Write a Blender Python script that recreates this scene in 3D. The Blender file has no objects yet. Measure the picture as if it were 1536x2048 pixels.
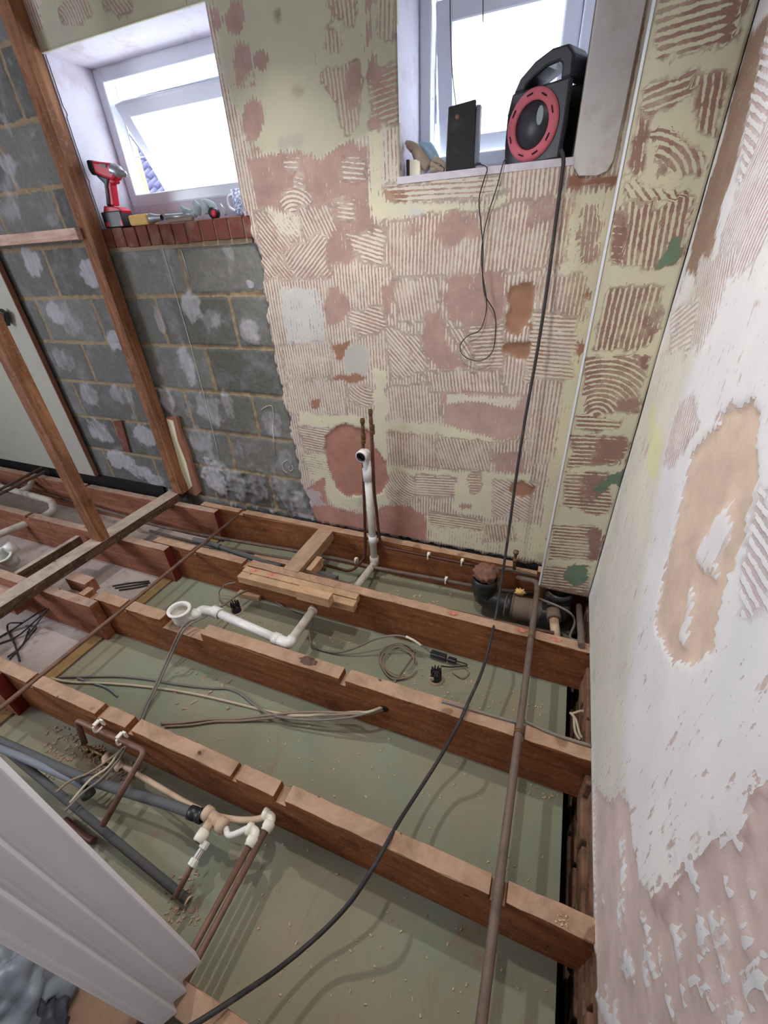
import bpy, bmesh, math, random
import numpy as np
from mathutils import Vector, Matrix, Euler
random.seed(7)
rng = np.random.default_rng(7)
S = bpy.context.scene
COL = S.collection

# ------------------------------------------------------------------ camera
# rows: image right, image down, view direction, in world axes (x along the joists, y towards the window wall, z up)
CM = np.array([[0.92843544, 0.36828073, -0.04875392], [0.15841248, -0.51118711, -0.84474447], [-0.33602548, 0.77656748, -0.53294449]])
FP = 840.0
EYE = np.array([0.0, 0.0, 1.28])
cam = bpy.data.objects.new('camera', bpy.data.cameras.new('camera'))
COL.objects.link(cam)
cam.data.sensor_fit = 'HORIZONTAL'; cam.data.sensor_width = 36.0
cam.data.lens = FP / 1536 * 36.0
cam.data.clip_start = 0.01
cam.matrix_world = Matrix(((CM[0][0], -CM[1][0], -CM[2][0], 0), (CM[0][1], -CM[1][1], -CM[2][1], 0), (CM[0][2], -CM[1][2], -CM[2][2], 1.28), (0, 0, 0, 1)))
S.camera = cam

# ------------------------------------------------------------------ world, lights, exposure
S.view_settings.view_transform = 'Standard'; S.view_settings.look = 'None'; S.view_settings.gamma = 1.0
S.view_settings.use_curve_mapping = False
S.view_settings.exposure = 0.0
W = bpy.data.worlds.new('overcast_sky'); S.world = W; W.use_nodes = True
W.node_tree.nodes['Background'].inputs[0].default_value = (0.86, 0.93, 1.0, 1)
W.node_tree.nodes['Background'].inputs[1].default_value = 9.0

def lamp(name, kind, loc, power, color, size=0.1, target=None, spot=None, portal=False, sy=None):
    L = bpy.data.lights.new(name, kind); L.energy = power; L.color = color
    o = bpy.data.objects.new(name, L); COL.objects.link(o); o.location = loc
    if kind == 'AREA':
        L.size = size
        if sy: L.shape = 'RECTANGLE'; L.size_y = sy
        if portal: L.cycles.is_portal = True
    else:
        L.shadow_soft_size = size
    if spot: L.spot_size = math.radians(spot); L.spot_blend = 0.6
    if target is not None:
        o.rotation_euler = (Vector(target) - Vector(loc)).to_track_quat('-Z', 'Y').to_euler()
    return o
lamp('window_portal', 'AREA', (-1.645, 2.12, 1.74), 1, (1, 1, 1), 0.80, (-1.645, 0, 1.74), portal=True, sy=0.50)
lamp('window_portal', 'AREA', (-0.33, 2.12, 1.74), 1, (1, 1, 1), 0.54, (-0.33, 0, 1.74), portal=True, sy=0.50)
lamp('downlight', 'SPOT', (-0.36, 0.84, 2.30), 48, (1.0, 0.965, 0.92), 0.03, (-0.40, 0.72, 0), spot=118)
lamp('downlight', 'SPOT', (-1.15, 1.30, 2.28), 62, (1.0, 0.965, 0.92), 0.03, (-.85, .55, 0), spot=112)
lamp('side_fill_light', 'AREA', (-4.0, -0.9, 1.55), 60, (0.82, 0.87, 1.0), 1.1, (0.2, 0.3, 0.9), sy=1.0)  # added fill to brighten the right wall; no window is built there

# ------------------------------------------------------------------ measuring helpers: a sight line met with a real plane
def ray(px, py): return CM.T @ np.array([px - 768.0, py - 1024.0, FP])
def onx(px, py, X): r = ray(px, py); return Vector(EYE + r * ((X - EYE[0]) / r[0]))
def ony(px, py, Y): r = ray(px, py); return Vector(EYE + r * ((Y - EYE[1]) / r[1]))
def onz(px, py, Z): r = ray(px, py); return Vector(EYE + r * ((Z - EYE[2]) / r[2]))

# ------------------------------------------------------------------ materials
def srgb(r, g, b):
    f = lambda c: (c / 255 / 12.92) if c / 255 <= 0.04045 else ((c / 255 + 0.055) / 1.055) ** 2.4
    return (f(r), f(g), f(b), 1)
class NT:
    def __init__(s, name, rough=0.7, metal=0.0, spec=0.3):
        s.m = bpy.data.materials.new(name); s.m.use_nodes = True; s.t = s.m.node_tree; s.n = s.t.nodes
        s.b = s.n['Principled BSDF']; s.b.inputs['Roughness'].default_value = rough; s.b.inputs['Metallic'].default_value = metal
        s.b.inputs['Specular IOR Level'].default_value = spec
    def link(s, a, b): s.t.links.new(a, b)
    def coord(s, kind='Object', scale=(1, 1, 1), rot=(0, 0, 0)):
        c = s.n.new('ShaderNodeTexCoord'); mp = s.n.new('ShaderNodeMapping'); mp.inputs['Scale'].default_value = scale; mp.inputs['Rotation'].default_value = rot
        if kind == 'World':
            g = s.n.new('ShaderNodeNewGeometry'); s.link(g.outputs['Position'], mp.inputs[0])
        else: s.link(c.outputs[kind], mp.inputs[0])
        return mp.outputs[0]
    def noise(s, vec, scale, detail=4, rough=0.55, dist=0.0):
        q = s.n.new('ShaderNodeTexNoise'); q.inputs['Scale'].default_value = scale; q.inputs['Detail'].default_value = detail
        q.inputs['Roughness'].default_value = rough; q.inputs['Distortion'].default_value = dist; s.link(vec, q.inputs['Vector']); return q.outputs['Fac']
    def ramp(s, fac, stops):
        q = s.n.new('ShaderNodeValToRGB'); e = q.color_ramp.elements
        while len(e) > len(stops): e.remove(e[-1])
        while len(e) < len(stops): e.new(0.5)
        for k, (p, c) in enumerate(stops): e[k].position = p; e[k].color = c if len(c) == 4 else (*c, 1)
        s.link(fac, q.inputs[0]); return q.outputs[0]
    def math(s, op, a, b=None, c=None, clamp=False):
        q = s.n.new('ShaderNodeMath'); q.operation = op; q.use_clamp = clamp
        for k, v in enumerate((a, b, c)):
            if v is None: continue
            if hasattr(v, 'node'): s.link(v, q.inputs[k])
            else: q.inputs[k].default_value = v
        return q.outputs[0]
    def mix(s, fac, a, b, mode='MIX'):
        q = s.n.new('ShaderNodeMix'); q.data_type = 'RGBA'; q.blend_type = mode
        for sock, v in ((q.inputs[0], fac), (q.inputs[6], a), (q.inputs[7], b)):
            if hasattr(v, 'node'): s.link(v, sock)
            else: sock.default_value = v
        return q.outputs[2]
    def attr(s, name, what='Fac'):
        q = s.n.new('ShaderNodeAttribute'); q.attribute_name = name; return q.outputs[what]
    def color(s, v):
        if hasattr(v, 'node'): s.link(v, s.b.inputs['Base Color'])
        else: s.b.inputs['Base Color'].default_value = v
    def bump(s, h, strength=0.3, dist=0.003):
        q = s.n.new('ShaderNodeBump'); q.inputs['Strength'].default_value = strength; q.inputs['Distance'].default_value = dist
        s.link(h, q.inputs['Height']); s.link(q.outputs[0], s.b.inputs['Normal'])

def wood_mat(name, axis, dark, mid, light, dust=None, dust_amt=0.8):
    t = NT(name, 0.75, spec=0.2)
    sc = {'x': (1.2, 14, 14), 'y': (14, 1.2, 14), 'z': (14, 14, 1.2)}[axis]
    v = t.coord('World', sc)
    n1 = t.noise(v, 3.0, 5, 0.6, 0.8); n2 = t.noise(t.coord('World'), 5.0, 3, 0.5)
    c = t.ramp(n1, [(0.25, dark), (0.5, mid), (0.75, light)])
    c = t.mix(t.math('MULTIPLY', n2, 0.5), c, mid)
    n3 = t.noise(t.coord('World'), 60, 2, 0.6)
    knots = t.ramp(t.noise(t.coord('World', (1, 1, 1)), 9, 1, 0.4), [(0.0, (1, 1, 1)), (0.27, (1, 1, 1)), (0.3, (0, 0, 0))])
    if dust:
        g = t.n.new('ShaderNodeNewGeometry'); sx = t.n.new('ShaderNodeSeparateXYZ'); t.link(g.outputs['Normal'], sx.inputs[0])
        up = t.math('GREATER_THAN', sx.outputs[2], 0.6)
        f = t.math('MULTIPLY', up, t.math('MULTIPLY_ADD', n2, 0.5, dust_amt - 0.25, clamp=True))
        d2 = t.mix(t.noise(t.coord('World', (1, 1, 1)), 22, 4, 0.65), tuple(x * 0.6 for x in dust[:3]) + (1,), dust)
        stn = t.ramp(t.noise(t.coord('World'), 6.5, 6, .72, .6), [(.5, (0, 0, 0)), (.66, (1, 1, 1))]); d2 = t.mix(t.math('MULTIPLY', stn, .4), d2, mid)
        c = t.mix(f, c, d2)
        holes = t.ramp(t.noise(t.coord('World'), 40, 1, 0.3), [(0.0, (1, 1, 1)), (0.2, (1, 1, 1)), (0.23, (0, 0, 0))])
        c = t.mix(t.math('MULTIPLY', holes, 0.8), c, (0.03, 0.015, 0.01, 1))
    c = t.mix(t.math('MULTIPLY', knots, 0.5), c, dark)
    c = t.mix(1.0, c, t.ramp(t.noise(t.coord('World'), 4.5, 7, .72, .8), [(.3, (.62, .60, .60)), (.5, (.96, .96, .96)), (.7, (1.14, 1.12, 1.12))]), 'MULTIPLY')
    c = t.mix(t.math('MULTIPLY', t.ramp(t.noise(t.coord('World'), 70, 4, .7), [(.56, (0, 0, 0)), (.68, (1, 1, 1))]), .3), c, srgb(176, 158, 144))
    t.color(c)
    t.bump(t.math('ADD', n1, t.math('MULTIPLY', n3, 0.5)), 0.5, 0.003)
    return t.m
M = {}
JD, JM, JL, JT = srgb(96, 56, 32), srgb(142, 88, 54), srgb(170, 114, 76), srgb(204, 172, 146)
M['joist'] = wood_mat('joist_timber', 'x', JD, JM, JL, JT, 0.85)
M['joist_dusty'] = wood_mat('dusty_joist_timber', 'x', srgb(105, 62, 44), srgb(150, 98, 74), srgb(176, 126, 100), srgb(196, 170, 152), 0.9)
M['wood_y'] = wood_mat('sawn_timber', 'y', srgb(130, 86, 54), srgb(168, 132, 102), srgb(196, 162, 130), srgb(190, 166, 144), 0.6)
M['plate'] = wood_mat('weathered_plate_timber', 'y', srgb(44, 33, 28), srgb(92, 70, 56), srgb(130, 100, 80), srgb(204, 186, 170), 1.0)
M['stud'] = wood_mat('stud_timber', 'z', srgb(84, 52, 34), srgb(136, 92, 64), srgb(176, 130, 98))
M['pale'] = wood_mat('pale_sawn_timber', 'x', srgb(170, 128, 92), srgb(198, 158, 120), srgb(216, 180, 144), srgb(210, 178, 146), 0.6)
M['nogging'] = wood_mat('nogging_timber', 'x', srgb(176, 136, 118), srgb(212, 180, 165), srgb(232, 208, 196))
M['strip'] = wood_mat('ceiling_batten_timber', 'y', srgb(120, 92, 55), srgb(170, 138, 88), srgb(190, 160, 110), srgb(168, 140, 98), 0.6)

def plain(name, col, rough=0.6, metal=0.0, spec=0.3, vary=0.25, scale=20, dirt=None, dirt_amt=0.5, bump=0.0):
    t = NT(name, rough, metal, spec); v = t.coord('World')
    n = t.noise(v, scale, 4, 0.6)
    c = t.mix(n, tuple(x * (1 - vary) for x in col[:3]) + (1,), tuple(min(1, x * (1 + vary * .6)) for x in col[:3]) + (1,))
    if dirt:
        n2 = t.noise(v, scale * 0.6 + 3, 5, 0.7)
        f = t.ramp(n2, [(0.62 - 0.3 * dirt_amt, (0, 0, 0)), (0.8 - 0.2 * dirt_amt, (1, 1, 1))])
        c = t.mix(t.math('MULTIPLY', f, min(1, dirt_amt + .3)), c, dirt)
    t.color(c)
    if bump: t.bump(t.noise(v, 180, 3, 0.6), bump, 0.002)
    return t.m
M['pvc'] = plain('white_pvc', srgb(232, 232, 228), 0.35, spec=0.5, vary=.08, dirt=srgb(190, 175, 155), dirt_amt=0.3)
M['pvc_grey'] = plain('dusty_white_pvc', srgb(196, 190, 178), 0.55, vary=.1, dirt=srgb(150, 130, 110), dirt_amt=0.45)
M['cream_pipe'] = plain('dusty_cream_plastic', srgb(205, 180, 155), 0.6, vary=.12, dirt=srgb(160, 120, 92), dirt_amt=0.4)
M['pushfit'] = plain('ivory_plastic', srgb(236, 232, 216), 0.45, spec=.5, vary=.06, dirt=srgb(205, 190, 165), dirt_amt=0.2)
M['copper'] = plain('tarnished_copper', srgb(128, 98, 84), 0.55, 0.25, vary=.25, dirt=srgb(92, 70, 62), dirt_amt=0.5)
M['copper_dark'] = plain('dark_copper', srgb(88, 56, 48), 0.5, 0.3, vary=.2)
M['copper_grey'] = plain('dusty_grey_copper', srgb(118, 102, 92), 0.65, 0.2, vary=.2, dirt=srgb(88, 74, 68), dirt_amt=.5)
M['brass'] = plain('brass', srgb(120, 92, 62), 0.45, 0.6, vary=.25)
M['black_cable'] = plain('black_cable', srgb(54, 52, 54), 0.55, vary=.1, dirt=srgb(110, 104, 100), dirt_amt=.25)
M['grey_cable'] = plain('grey_cable', srgb(128, 124, 120), 0.6, vary=.1, dirt=srgb(150, 128, 108), dirt_amt=.5)
M['brown_cable'] = plain('dusty_cable', srgb(150, 132, 116), 0.7, vary=.1)
M['pale_cable'] = plain('pale_cable', srgb(196, 184, 160), 0.7, vary=.1)
M['insul'] = plain('grey_pipe_foam', srgb(96, 98, 100), 0.85, vary=.12, dirt=srgb(120, 104, 92), dirt_amt=.3)
M['insul_blue'] = plain('blue_grey_plastic_pipe', srgb(132, 138, 150), 0.6, vary=.1, dirt=srgb(130, 112, 98), dirt_amt=.3)
M['black_plastic'] = plain('black_plastic', srgb(36, 37, 42), 0.4, spec=.5, vary=.2, dirt=srgb(105, 100, 98), dirt_amt=.12)
M['black_soil'] = plain('black_soil_pipe', srgb(40, 40, 44), 0.4, spec=.5, vary=.2, dirt=srgb(96, 86, 78), dirt_amt=.35)
M['soil_dusty'] = plain('dusty_soil_pipe', srgb(120, 104, 92), 0.8, vary=.2)
M['red_plastic'] = plain('red_plastic', srgb(208, 40, 66), 0.4, spec=.5, vary=.12, dirt=srgb(205, 160, 160), dirt_amt=.12)
M['reel_red'] = plain('dusty_red_plastic', srgb(212, 112, 124), 0.85, vary=.12, dirt=srgb(205, 150, 152), dirt_amt=.2)
M['grey_label'] = plain('grey_label', srgb(150, 160, 162), 0.5, vary=.1)
M['rag'] = plain('brown_rag', srgb(128, 92, 78), 0.95, vary=.3, scale=40, dirt=srgb(170, 140, 125), dirt_amt=.3)
M['glove_blue'] = plain('blue_fabric', srgb(150, 178, 205), 0.9, vary=.12)
M['glove_tan'] = plain('tan_fabric', srgb(160, 145, 130), 0.9, vary=.2)
M['glove_teal'] = plain('pale_teal_rubber', srgb(172, 192, 196), 0.8, vary=.15, dirt=srgb(120, 125, 128), dirt_amt=.3)
M['sponge'] = plain('yellow_sponge', srgb(226, 188, 120), 0.95, vary=.12, scale=120, bump=.8)
M['steel'] = plain('grey_steel', srgb(168, 174, 180), 0.35, 0.6, vary=.15)
M['upvc'] = plain('white_upvc', srgb(225, 230, 240), 0.3, spec=.5, vary=.04)
M['white_paint'] = plain('white_ribbed_plastic', srgb(214, 212, 216), 0.75, vary=.05, scale=5, dirt=srgb(176, 166, 156), dirt_amt=.1, bump=.15)
M['reveal'] = plain('scuffed_white_reveal', srgb(214, 210, 222), 0.85, vary=.12, scale=6, dirt=srgb(178, 156, 156), dirt_amt=.35, bump=.2)
M['skim'] = plain('grey_skim_plaster', srgb(206, 202, 204), 0.9, vary=.1, scale=5, dirt=srgb(160, 142, 116), dirt_amt=.4, bump=.3)
M['red_paint'] = plain('red_primer_end_grain', srgb(104, 30, 22), 0.8, vary=.25)
M['red_brick'] = plain('red_brick', srgb(122, 72, 62), 0.9, vary=.4, scale=14, dirt=srgb(150, 128, 116), dirt_amt=.45, bump=.5)
M['mortar'] = plain('sandy_mortar', srgb(160, 142, 118), 0.95, vary=.2, scale=50, bump=.6)
M['rubble'] = plain('old_brown_brick', srgb(140, 106, 84), 0.95, vary=.45, scale=18, dirt=srgb(70, 50, 40), dirt_amt=.5, bump=1.0)
M['dark'] = plain('painted_void_dark', srgb(38, 34, 32), 0.95, vary=.3)  # dark colour that paints the shade inside holes, gaps and slots
M['gap_shade'] = plain('black_gap_shade', srgb(44, 44, 46), 0.8, vary=.2)  # black that paints the shade of the gap below the plaster
M['batten_grey'] = plain('grey_batten', srgb(86, 80, 74), 0.9, vary=.2)
M['board_grey'] = plain('dusty_plasterboard', srgb(182, 182, 170), 0.9, vary=.08, scale=4, dirt=srgb(170, 162, 166), dirt_amt=.35, bump=.1)
M['board_edge'] = plain('torn_plaster_core', srgb(150, 106, 84), 0.95, vary=.3, scale=60, bump=.8)
M['cream_board'] = plain('cream_board', srgb(226, 226, 196), 0.9, vary=.05)
M['chip'] = plain('wood_chips', srgb(216, 186, 150), 0.9, vary=.3)
M['plaster_crumb'] = plain('plaster_crumbs', srgb(176, 152, 134), 0.95, vary=.35)
M['roof_tile'] = plain('slate_roof_tile', srgb(70, 70, 100), 0.7, vary=.2, scale=3)
M['osb'] = plain('scuffed_floor_board', srgb(150, 122, 102), 0.9, vary=.3, scale=9, dirt=srgb(106, 76, 58), dirt_amt=.5, bump=.3)
M['bag'] = plain('silver_grey_bag', srgb(130, 138, 148), 0.5, 0.2, vary=.2)
M['bag_dark'] = plain('dark_bag', srgb(58, 60, 70), 0.5, vary=.2)
M['scorch'] = plain('scorched_timber', srgb(112, 88, 78), .9, vary=.5, scale=60, dirt=srgb(60, 50, 48), dirt_amt=.6)
M['red_chalk'] = plain('faded_red_chalk', srgb(190, 108, 88), .9, vary=.3, scale=90, dirt=srgb(206, 165, 135), dirt_amt=.6)
M['chalk'] = plain('chalk', srgb(205, 205, 205), 0.95, vary=.05)
M['white_generic'] = plain('interior_white', srgb(205, 200, 192), 0.9, vary=.05)
def glass_mat():
    t = NT('frosted_window_glass'); out = t.n['Material Output']
    tr = t.n.new('ShaderNodeBsdfTranslucent'); tr.inputs[0].default_value = (.93, .95, .98, 1)
    gl = t.n.new('ShaderNodeBsdfGlossy'); gl.inputs['Roughness'].default_value = .15; gl.inputs[0].default_value = (1, 1, 1, 1)
    mx = t.n.new('ShaderNodeMixShader'); mx.inputs[0].default_value = .06
    t.link(tr.outputs[0], mx.inputs[1]); t.link(gl.outputs[0], mx.inputs[2]); t.link(mx.outputs[0], out.inputs[0]); return t.m
M['glass'] = glass_mat()
def mug_mat():
    t = NT('blue_and_white_print', .35, spec=.5); v = t.coord('World')
    n = t.noise(v, 55, 3, .5, 2.5)
    t.color(t.ramp(n, [(.42, srgb(225, 230, 240)), (.5, srgb(120, 150, 205)), (.56, srgb(60, 95, 165)), (.64, srgb(225, 230, 240))])); return t.m
M['mug'] = mug_mat()

def plaster_mat(name, speck=.86):
    t = NT(name, 0.92, spec=0.15)
    v = t.coord('World')
    ph = t.attr('phase'); cov = t.attr('cov'); paint = t.attr('paint', 'Color'); under = t.attr('under', 'Color')
    wob = t.noise(v, 28, 3, .6)
    s = t.math('SINE', t.math('ADD', t.math('MULTIPLY', ph, 2 * math.pi), t.math('MULTIPLY', wob, 2.6)))
    n1 = t.math('SUBTRACT', t.noise(v, 26, 6, .72, .4), .5)
    n2 = t.math('SUBTRACT', t.noise(v, 120, 3, .6), .5)
    m = t.math('ADD', s, t.math('MULTIPLY', t.math('SUBTRACT', cov, .5), 3.3))
    m = t.math('ADD', m, t.math('MULTIPLY', n1, 4.2))
    m = t.math('ADD', m, t.math('MULTIPLY', n2, 2.2))
    # outside any combed area the coat stays whole
    m = t.math('ADD', m, t.math('MULTIPLY', t.math('LESS_THAN', cov, .02), -2.6))
    sv = t.noise(t.coord('World', (1, 1, .30)), 42, 4, .62); gate = t.noise(v, 3.2, 3, .6)
    sp = t.math('MULTIPLY_ADD', t.math('ADD', sv, t.math('MULTIPLY', gate, .35)), 26, -26 * speck, clamp=True)
    f = t.math('MAXIMUM', t.math('MULTIPLY_ADD', m, 2.2, .5, clamp=True), sp)
    rub = t.noise(v, 9, 6, .7)
    keep = t.math('MULTIPLY_ADD', cov, 5.0, -3.6, clamp=True)
    f = t.math('MULTIPLY', f, t.math('MAXIMUM', keep, t.math('MULTIPLY_ADD', rub, 3.0, -.55, clamp=True)))
    big = t.noise(v, 3.5, 4, .6); fine = t.noise(v, 300, 2, .6)
    pc = t.mix(1.0, paint, t.ramp(big, [(.3, (.86, .86, .88)), (.7, (1.04, 1.02, .98))]), 'MULTIPLY')
    uc = t.mix(1.0, under, t.ramp(t.noise(v, 12, 5, .65), [(.3, (.8, .78, .78)), (.7, (1.12, 1.1, 1.08))]), 'MULTIPLY')
    t.color(t.mix(f, pc, uc))
    h = t.math('ADD', t.math('MULTIPLY', f, -1.0), t.math('ADD', t.math('MULTIPLY', fine, .12), t.math('MULTIPLY', n1, .5)))
    t.bump(h, .5, .002)
    return t.m
M['plaster'] = plaster_mat('combed_adhesive_on_plaster', .86)
M['plaster_right'] = plaster_mat('scraped_white_plaster', .80)

def block_mat():
    t = NT('grey_blockwork', .95, spec=.15); v = t.coord('World')
    mort = t.attr('mortar'); sm = t.attr('smear'); tone = t.attr('tone')
    n = t.noise(v, 45, 5, .7); n2 = t.noise(v, 7, 5, .65)
    c = t.mix(n, srgb(88, 90, 88), srgb(134, 134, 128))
    c = t.mix(1.0, c, t.ramp(tone, [(0, (.72, .72, .72)), (1, (1.22, 1.2, 1.2))]), 'MULTIPLY')
    c = t.mix(t.math('MULTIPLY', t.ramp(n2, [(.5, (0, 0, 0)), (.68, (1, 1, 1))]), .35), c, srgb(165, 165, 172))
    mm = t.math('MULTIPLY_ADD', t.math('ADD', mort, t.math('MULTIPLY', t.math('SUBTRACT', n, .5), 1.0)), 4, -1.6, clamp=True)
    mc = t.mix(t.noise(v, 30, 4, .7), srgb(112, 94, 74), srgb(186, 168, 138))
    c = t.mix(mm, c, mc)
    stv = t.coord('World', (1, 1, .22)); st = t.noise(stv, 60, 4, .7)
    sf = t.math('MULTIPLY_ADD', t.math('ADD', sm, t.math('MULTIPLY', t.math('SUBTRACT', t.noise(t.coord('World', (1, 1, .5)), 24, 4, .6), .5), .9)), 2.4, -.85, clamp=True)
    c = t.mix(t.math('MULTIPLY', sf, .85), c, t.mix(st, srgb(140, 140, 148), srgb(208, 206, 212)))
    t.color(c)
    t.bump(t.math('ADD', n, t.math('MULTIPLY', sf, .6)), .7, .004)
    return t.m
M['block'] = block_mat()

def floor_mat():
    t = NT('dusty_green_plasterboard', .9, spec=.2); v = t.coord('World')
    g = t.mix(t.noise(v, 6, 4, .6), srgb(126, 132, 112), srgb(150, 154, 134))
    dust = t.ramp(t.noise(v, 2.6, 6, .62, .5), [(.40, (0, 0, 0)), (.66, (1, 1, 1))])
    c = t.mix(t.math('MULTIPLY', dust, .6), g, srgb(156, 140, 116))
    st = t.ramp(t.noise(t.coord('World', (1, .4, 1), (0, 0, .5)), 5.5, 5, .7, .8), [(.60, (0, 0, 0)), (.72, (1, 1, 1))])
    c = t.mix(t.math('MULTIPLY', st, .55), c, srgb(146, 104, 78))
    fine = t.noise(v, 160, 3, .7)
    c = t.mix(t.math('MULTIPLY', t.ramp(fine, [(.62, (0, 0, 0)), (.7, (1, 1, 1))]), .4), c, srgb(120, 90, 66))
    t.color(c); t.bump(fine, .15, .001); return t.m
M['floor'] = floor_mat()
def floor2_mat():
    t = NT('dusty_grey_ceiling_board', .92, spec=.15); v = t.coord('World')
    c = t.mix(t.noise(v, 5, 5, .65), srgb(158, 144, 138), srgb(202, 190, 184))
    c = t.mix(t.math('MULTIPLY', t.ramp(t.noise(v, 18, 5, .7), [(.55, (0, 0, 0)), (.7, (1, 1, 1))]), .5), c, srgb(112, 86, 72))
    t.color(c); t.bump(t.noise(v, 90, 4, .7), .4, .003); return t.m
M['floor_grey'] = floor2_mat()

# ------------------------------------------------------------------ mesh helpers
def worg(o):
    v = Vector((0, 0, 0))
    while o is not None: v = v + o.location; o = o.parent
    return v
def tag(o, label=None, cat=None, group=None, kind=None):
    if label: o['label'] = label
    if cat: o['category'] = cat
    if group: o['group'] = group
    if kind: o['kind'] = kind
    return o
class MB:
    def __init__(s): s.v = []; s.f = []; s.sm = []
    def add(s, vs, fs, smooth=False):
        b = len(s.v); s.v += [tuple(x) for x in vs]; s.f += [[b + i for i in f] for f in fs]; s.sm += [smooth] * len(fs); return s
    def box(s, x0, x1, y0, y1, z0, z1):
        return s.add([(x0, y0, z0), (x1, y0, z0), (x1, y1, z0), (x0, y1, z0), (x0, y0, z1), (x1, y0, z1), (x1, y1, z1), (x0, y1, z1)],
                     [(0, 3, 2, 1), (4, 5, 6, 7), (0, 1, 5, 4), (1, 2, 6, 5), (2, 3, 7, 6), (3, 0, 4, 7)])
    def obox(s, c, size, R):
        c = Vector(c); h = [a / 2 for a in size]; vs = []
        for z in (-1, 1):
            for x, y in ((-1, -1), (1, -1), (1, 1), (-1, 1)): vs.append(c + R @ Vector((x * h[0], y * h[1], z * h[2])))
        return s.add(vs, [(0, 3, 2, 1), (4, 5, 6, 7), (0, 1, 5, 4), (1, 2, 6, 5), (2, 3, 7, 6), (3, 0, 4, 7)])
    def prism(s, poly, vec):
        n = len(poly); vec = Vector(vec); a = [Vector(p) for p in poly]
        return s.add(a + [p + vec for p in a], [list(range(n))[::-1], list(range(n, 2 * n))] + [(i, (i + 1) % n, n + (i + 1) % n, n + i) for i in range(n)])
    def tube(s, pts, r, seg=10, smooth=True, sub=4, curve=True, cap=True, radii=None):
        P = [Vector(p) for p in pts]
        if curve and len(P) > 2: 
            Q = []; RR = []
            for i in range(len(P) - 1):
                p0 = P[max(i - 1, 0)]; p1 = P[i]; p2 = P[i + 1]; p3 = P[min(i + 2, len(P) - 1)]
                for k in range(sub):
                    t = k / sub
                    Q.append(0.5 * ((2 * p1) + (p2 - p0) * t + (2 * p0 - 5 * p1 + 4 * p2 - p3) * t * t + (3 * p1 - p0 - 3 * p2 + p3) * t ** 3))
                    if radii: RR.append(radii[i] * (1 - t) + radii[i + 1] * t)
            Q.append(P[-1]); P = Q
            if radii: radii = RR + [radii[-1]]
        n = len(P); rings = []
        up = None
        for i in range(n):
            d = (P[min(i + 1, n - 1)] - P[max(i - 1, 0)])
            if d.length < 1e-9: d = Vector((0, 0, 1))
            d.normalize()
            if up is None:
                up = Vector((0, 0, 1)) if abs(d.z) < .9 else Vector((1, 0, 0))
            a = d.cross(up)
            if a.length < 1e-4: a = d.orthogonal()
            a.normalize(); b = a.cross(d).normalized(); up = b
            rr = radii[i] if radii else r
            rings.append([P[i] + rr * (math.cos(2 * math.pi * k / seg) * a + math.sin(2 * math.pi * k / seg) * b) for k in range(seg)])
        vs = [p for R in rings for p in R]; fs = []
        for i in range(n - 1):
            for k in range(seg): fs.append((i * seg + k, i * seg + (k + 1) % seg, (i + 1) * seg + (k + 1) % seg, (i + 1) * seg + k))
        s.add(vs, fs, smooth)
        if cap: s.add(rings[0], [list(range(seg))]); s.add(rings[-1], [list(range(seg))[::-1]])
        return s
    def lathe(s, o, axis, prof, seg=24, smooth=True):
        o = Vector(o); d = Vector(axis).normalized(); a = d.orthogonal().normalized(); b = d.cross(a)
        vs = []; fs = []
        for (r, h) in prof:
            for k in range(seg): vs.append(o + d * h + r * (math.cos(2 * math.pi * k / seg) * a + math.sin(2 * math.pi * k / seg) * b))
        for i in range(len(prof) - 1):
            for k in range(seg): fs.append((i * seg + k, i * seg + (k + 1) % seg, (i + 1) * seg + (k + 1) % seg, (i + 1) * seg + k))
        return s.add(vs, fs, smooth)
    def build(s, name, mat, parent=None, bevel=0, subsurf=0, origin=None):
        if origin is None:
            if parent is not None: origin = worg(parent)
            else:
                a = np.array(s.v); origin = Vector(((a[:, 0].min() + a[:, 0].max()) / 2, (a[:, 1].min() + a[:, 1].max()) / 2, a[:, 2].min()))
        me = bpy.data.meshes.new(name); me.from_pydata([(x - origin[0], y - origin[1], z - origin[2]) for x, y, z in s.v], [], s.f)
        me.polygons.foreach_set('use_smooth', s.sm); me.update()
        bm = bmesh.new(); bm.from_mesh(me); bmesh.ops.remove_doubles(bm, verts=bm.verts, dist=1e-5); bmesh.ops.recalc_face_normals(bm, faces=bm.faces); bm.to_mesh(me); bm.free()
        me.materials.append(mat)
        o = bpy.data.objects.new(name, me); COL.objects.link(o)
        if parent is not None: o.parent = parent
        else: o.location = origin
        if bevel:
            m = o.modifiers.new('bevel', 'BEVEL'); m.width = bevel; m.segments = 2; m.limit_method = 'ANGLE'
        if subsurf:
            m = o.modifiers.new('sub', 'SUBSURF'); m.levels = subsurf; m.render_levels = subsurf
        return o
def empty(name, loc, label, cat, group=None):
    o = bpy.data.objects.new(name, None); COL.objects.link(o); o.location = loc; o.empty_display_size = .05
    return tag(o, label, cat, group)
def struct(o): o['kind'] = 'structure'; return o

# value noise for geometry
_N = rng.random((256, 256))
def vnoise(x, z, s):
    x = np.asarray(x) * s + 50; z = np.asarray(z) * s + 50
    xi = np.floor(x).astype(int); zi = np.floor(z).astype(int); u = x - xi; w = z - zi; u = u * u * (3 - 2 * u); w = w * w * (3 - 2 * w)
    g = lambda a, b: _N[a % 256, b % 256]
    return (g(xi, zi) * (1 - u) + g(xi + 1, zi) * u) * (1 - w) + (g(xi, zi + 1) * (1 - u) + g(xi + 1, zi + 1) * u) * w
def fbm(x, z, s): return .5 * vnoise(x, z, s) + .3 * vnoise(x, z, s * 2.1) + .2 * vnoise(x, z, s * 4.3)

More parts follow.
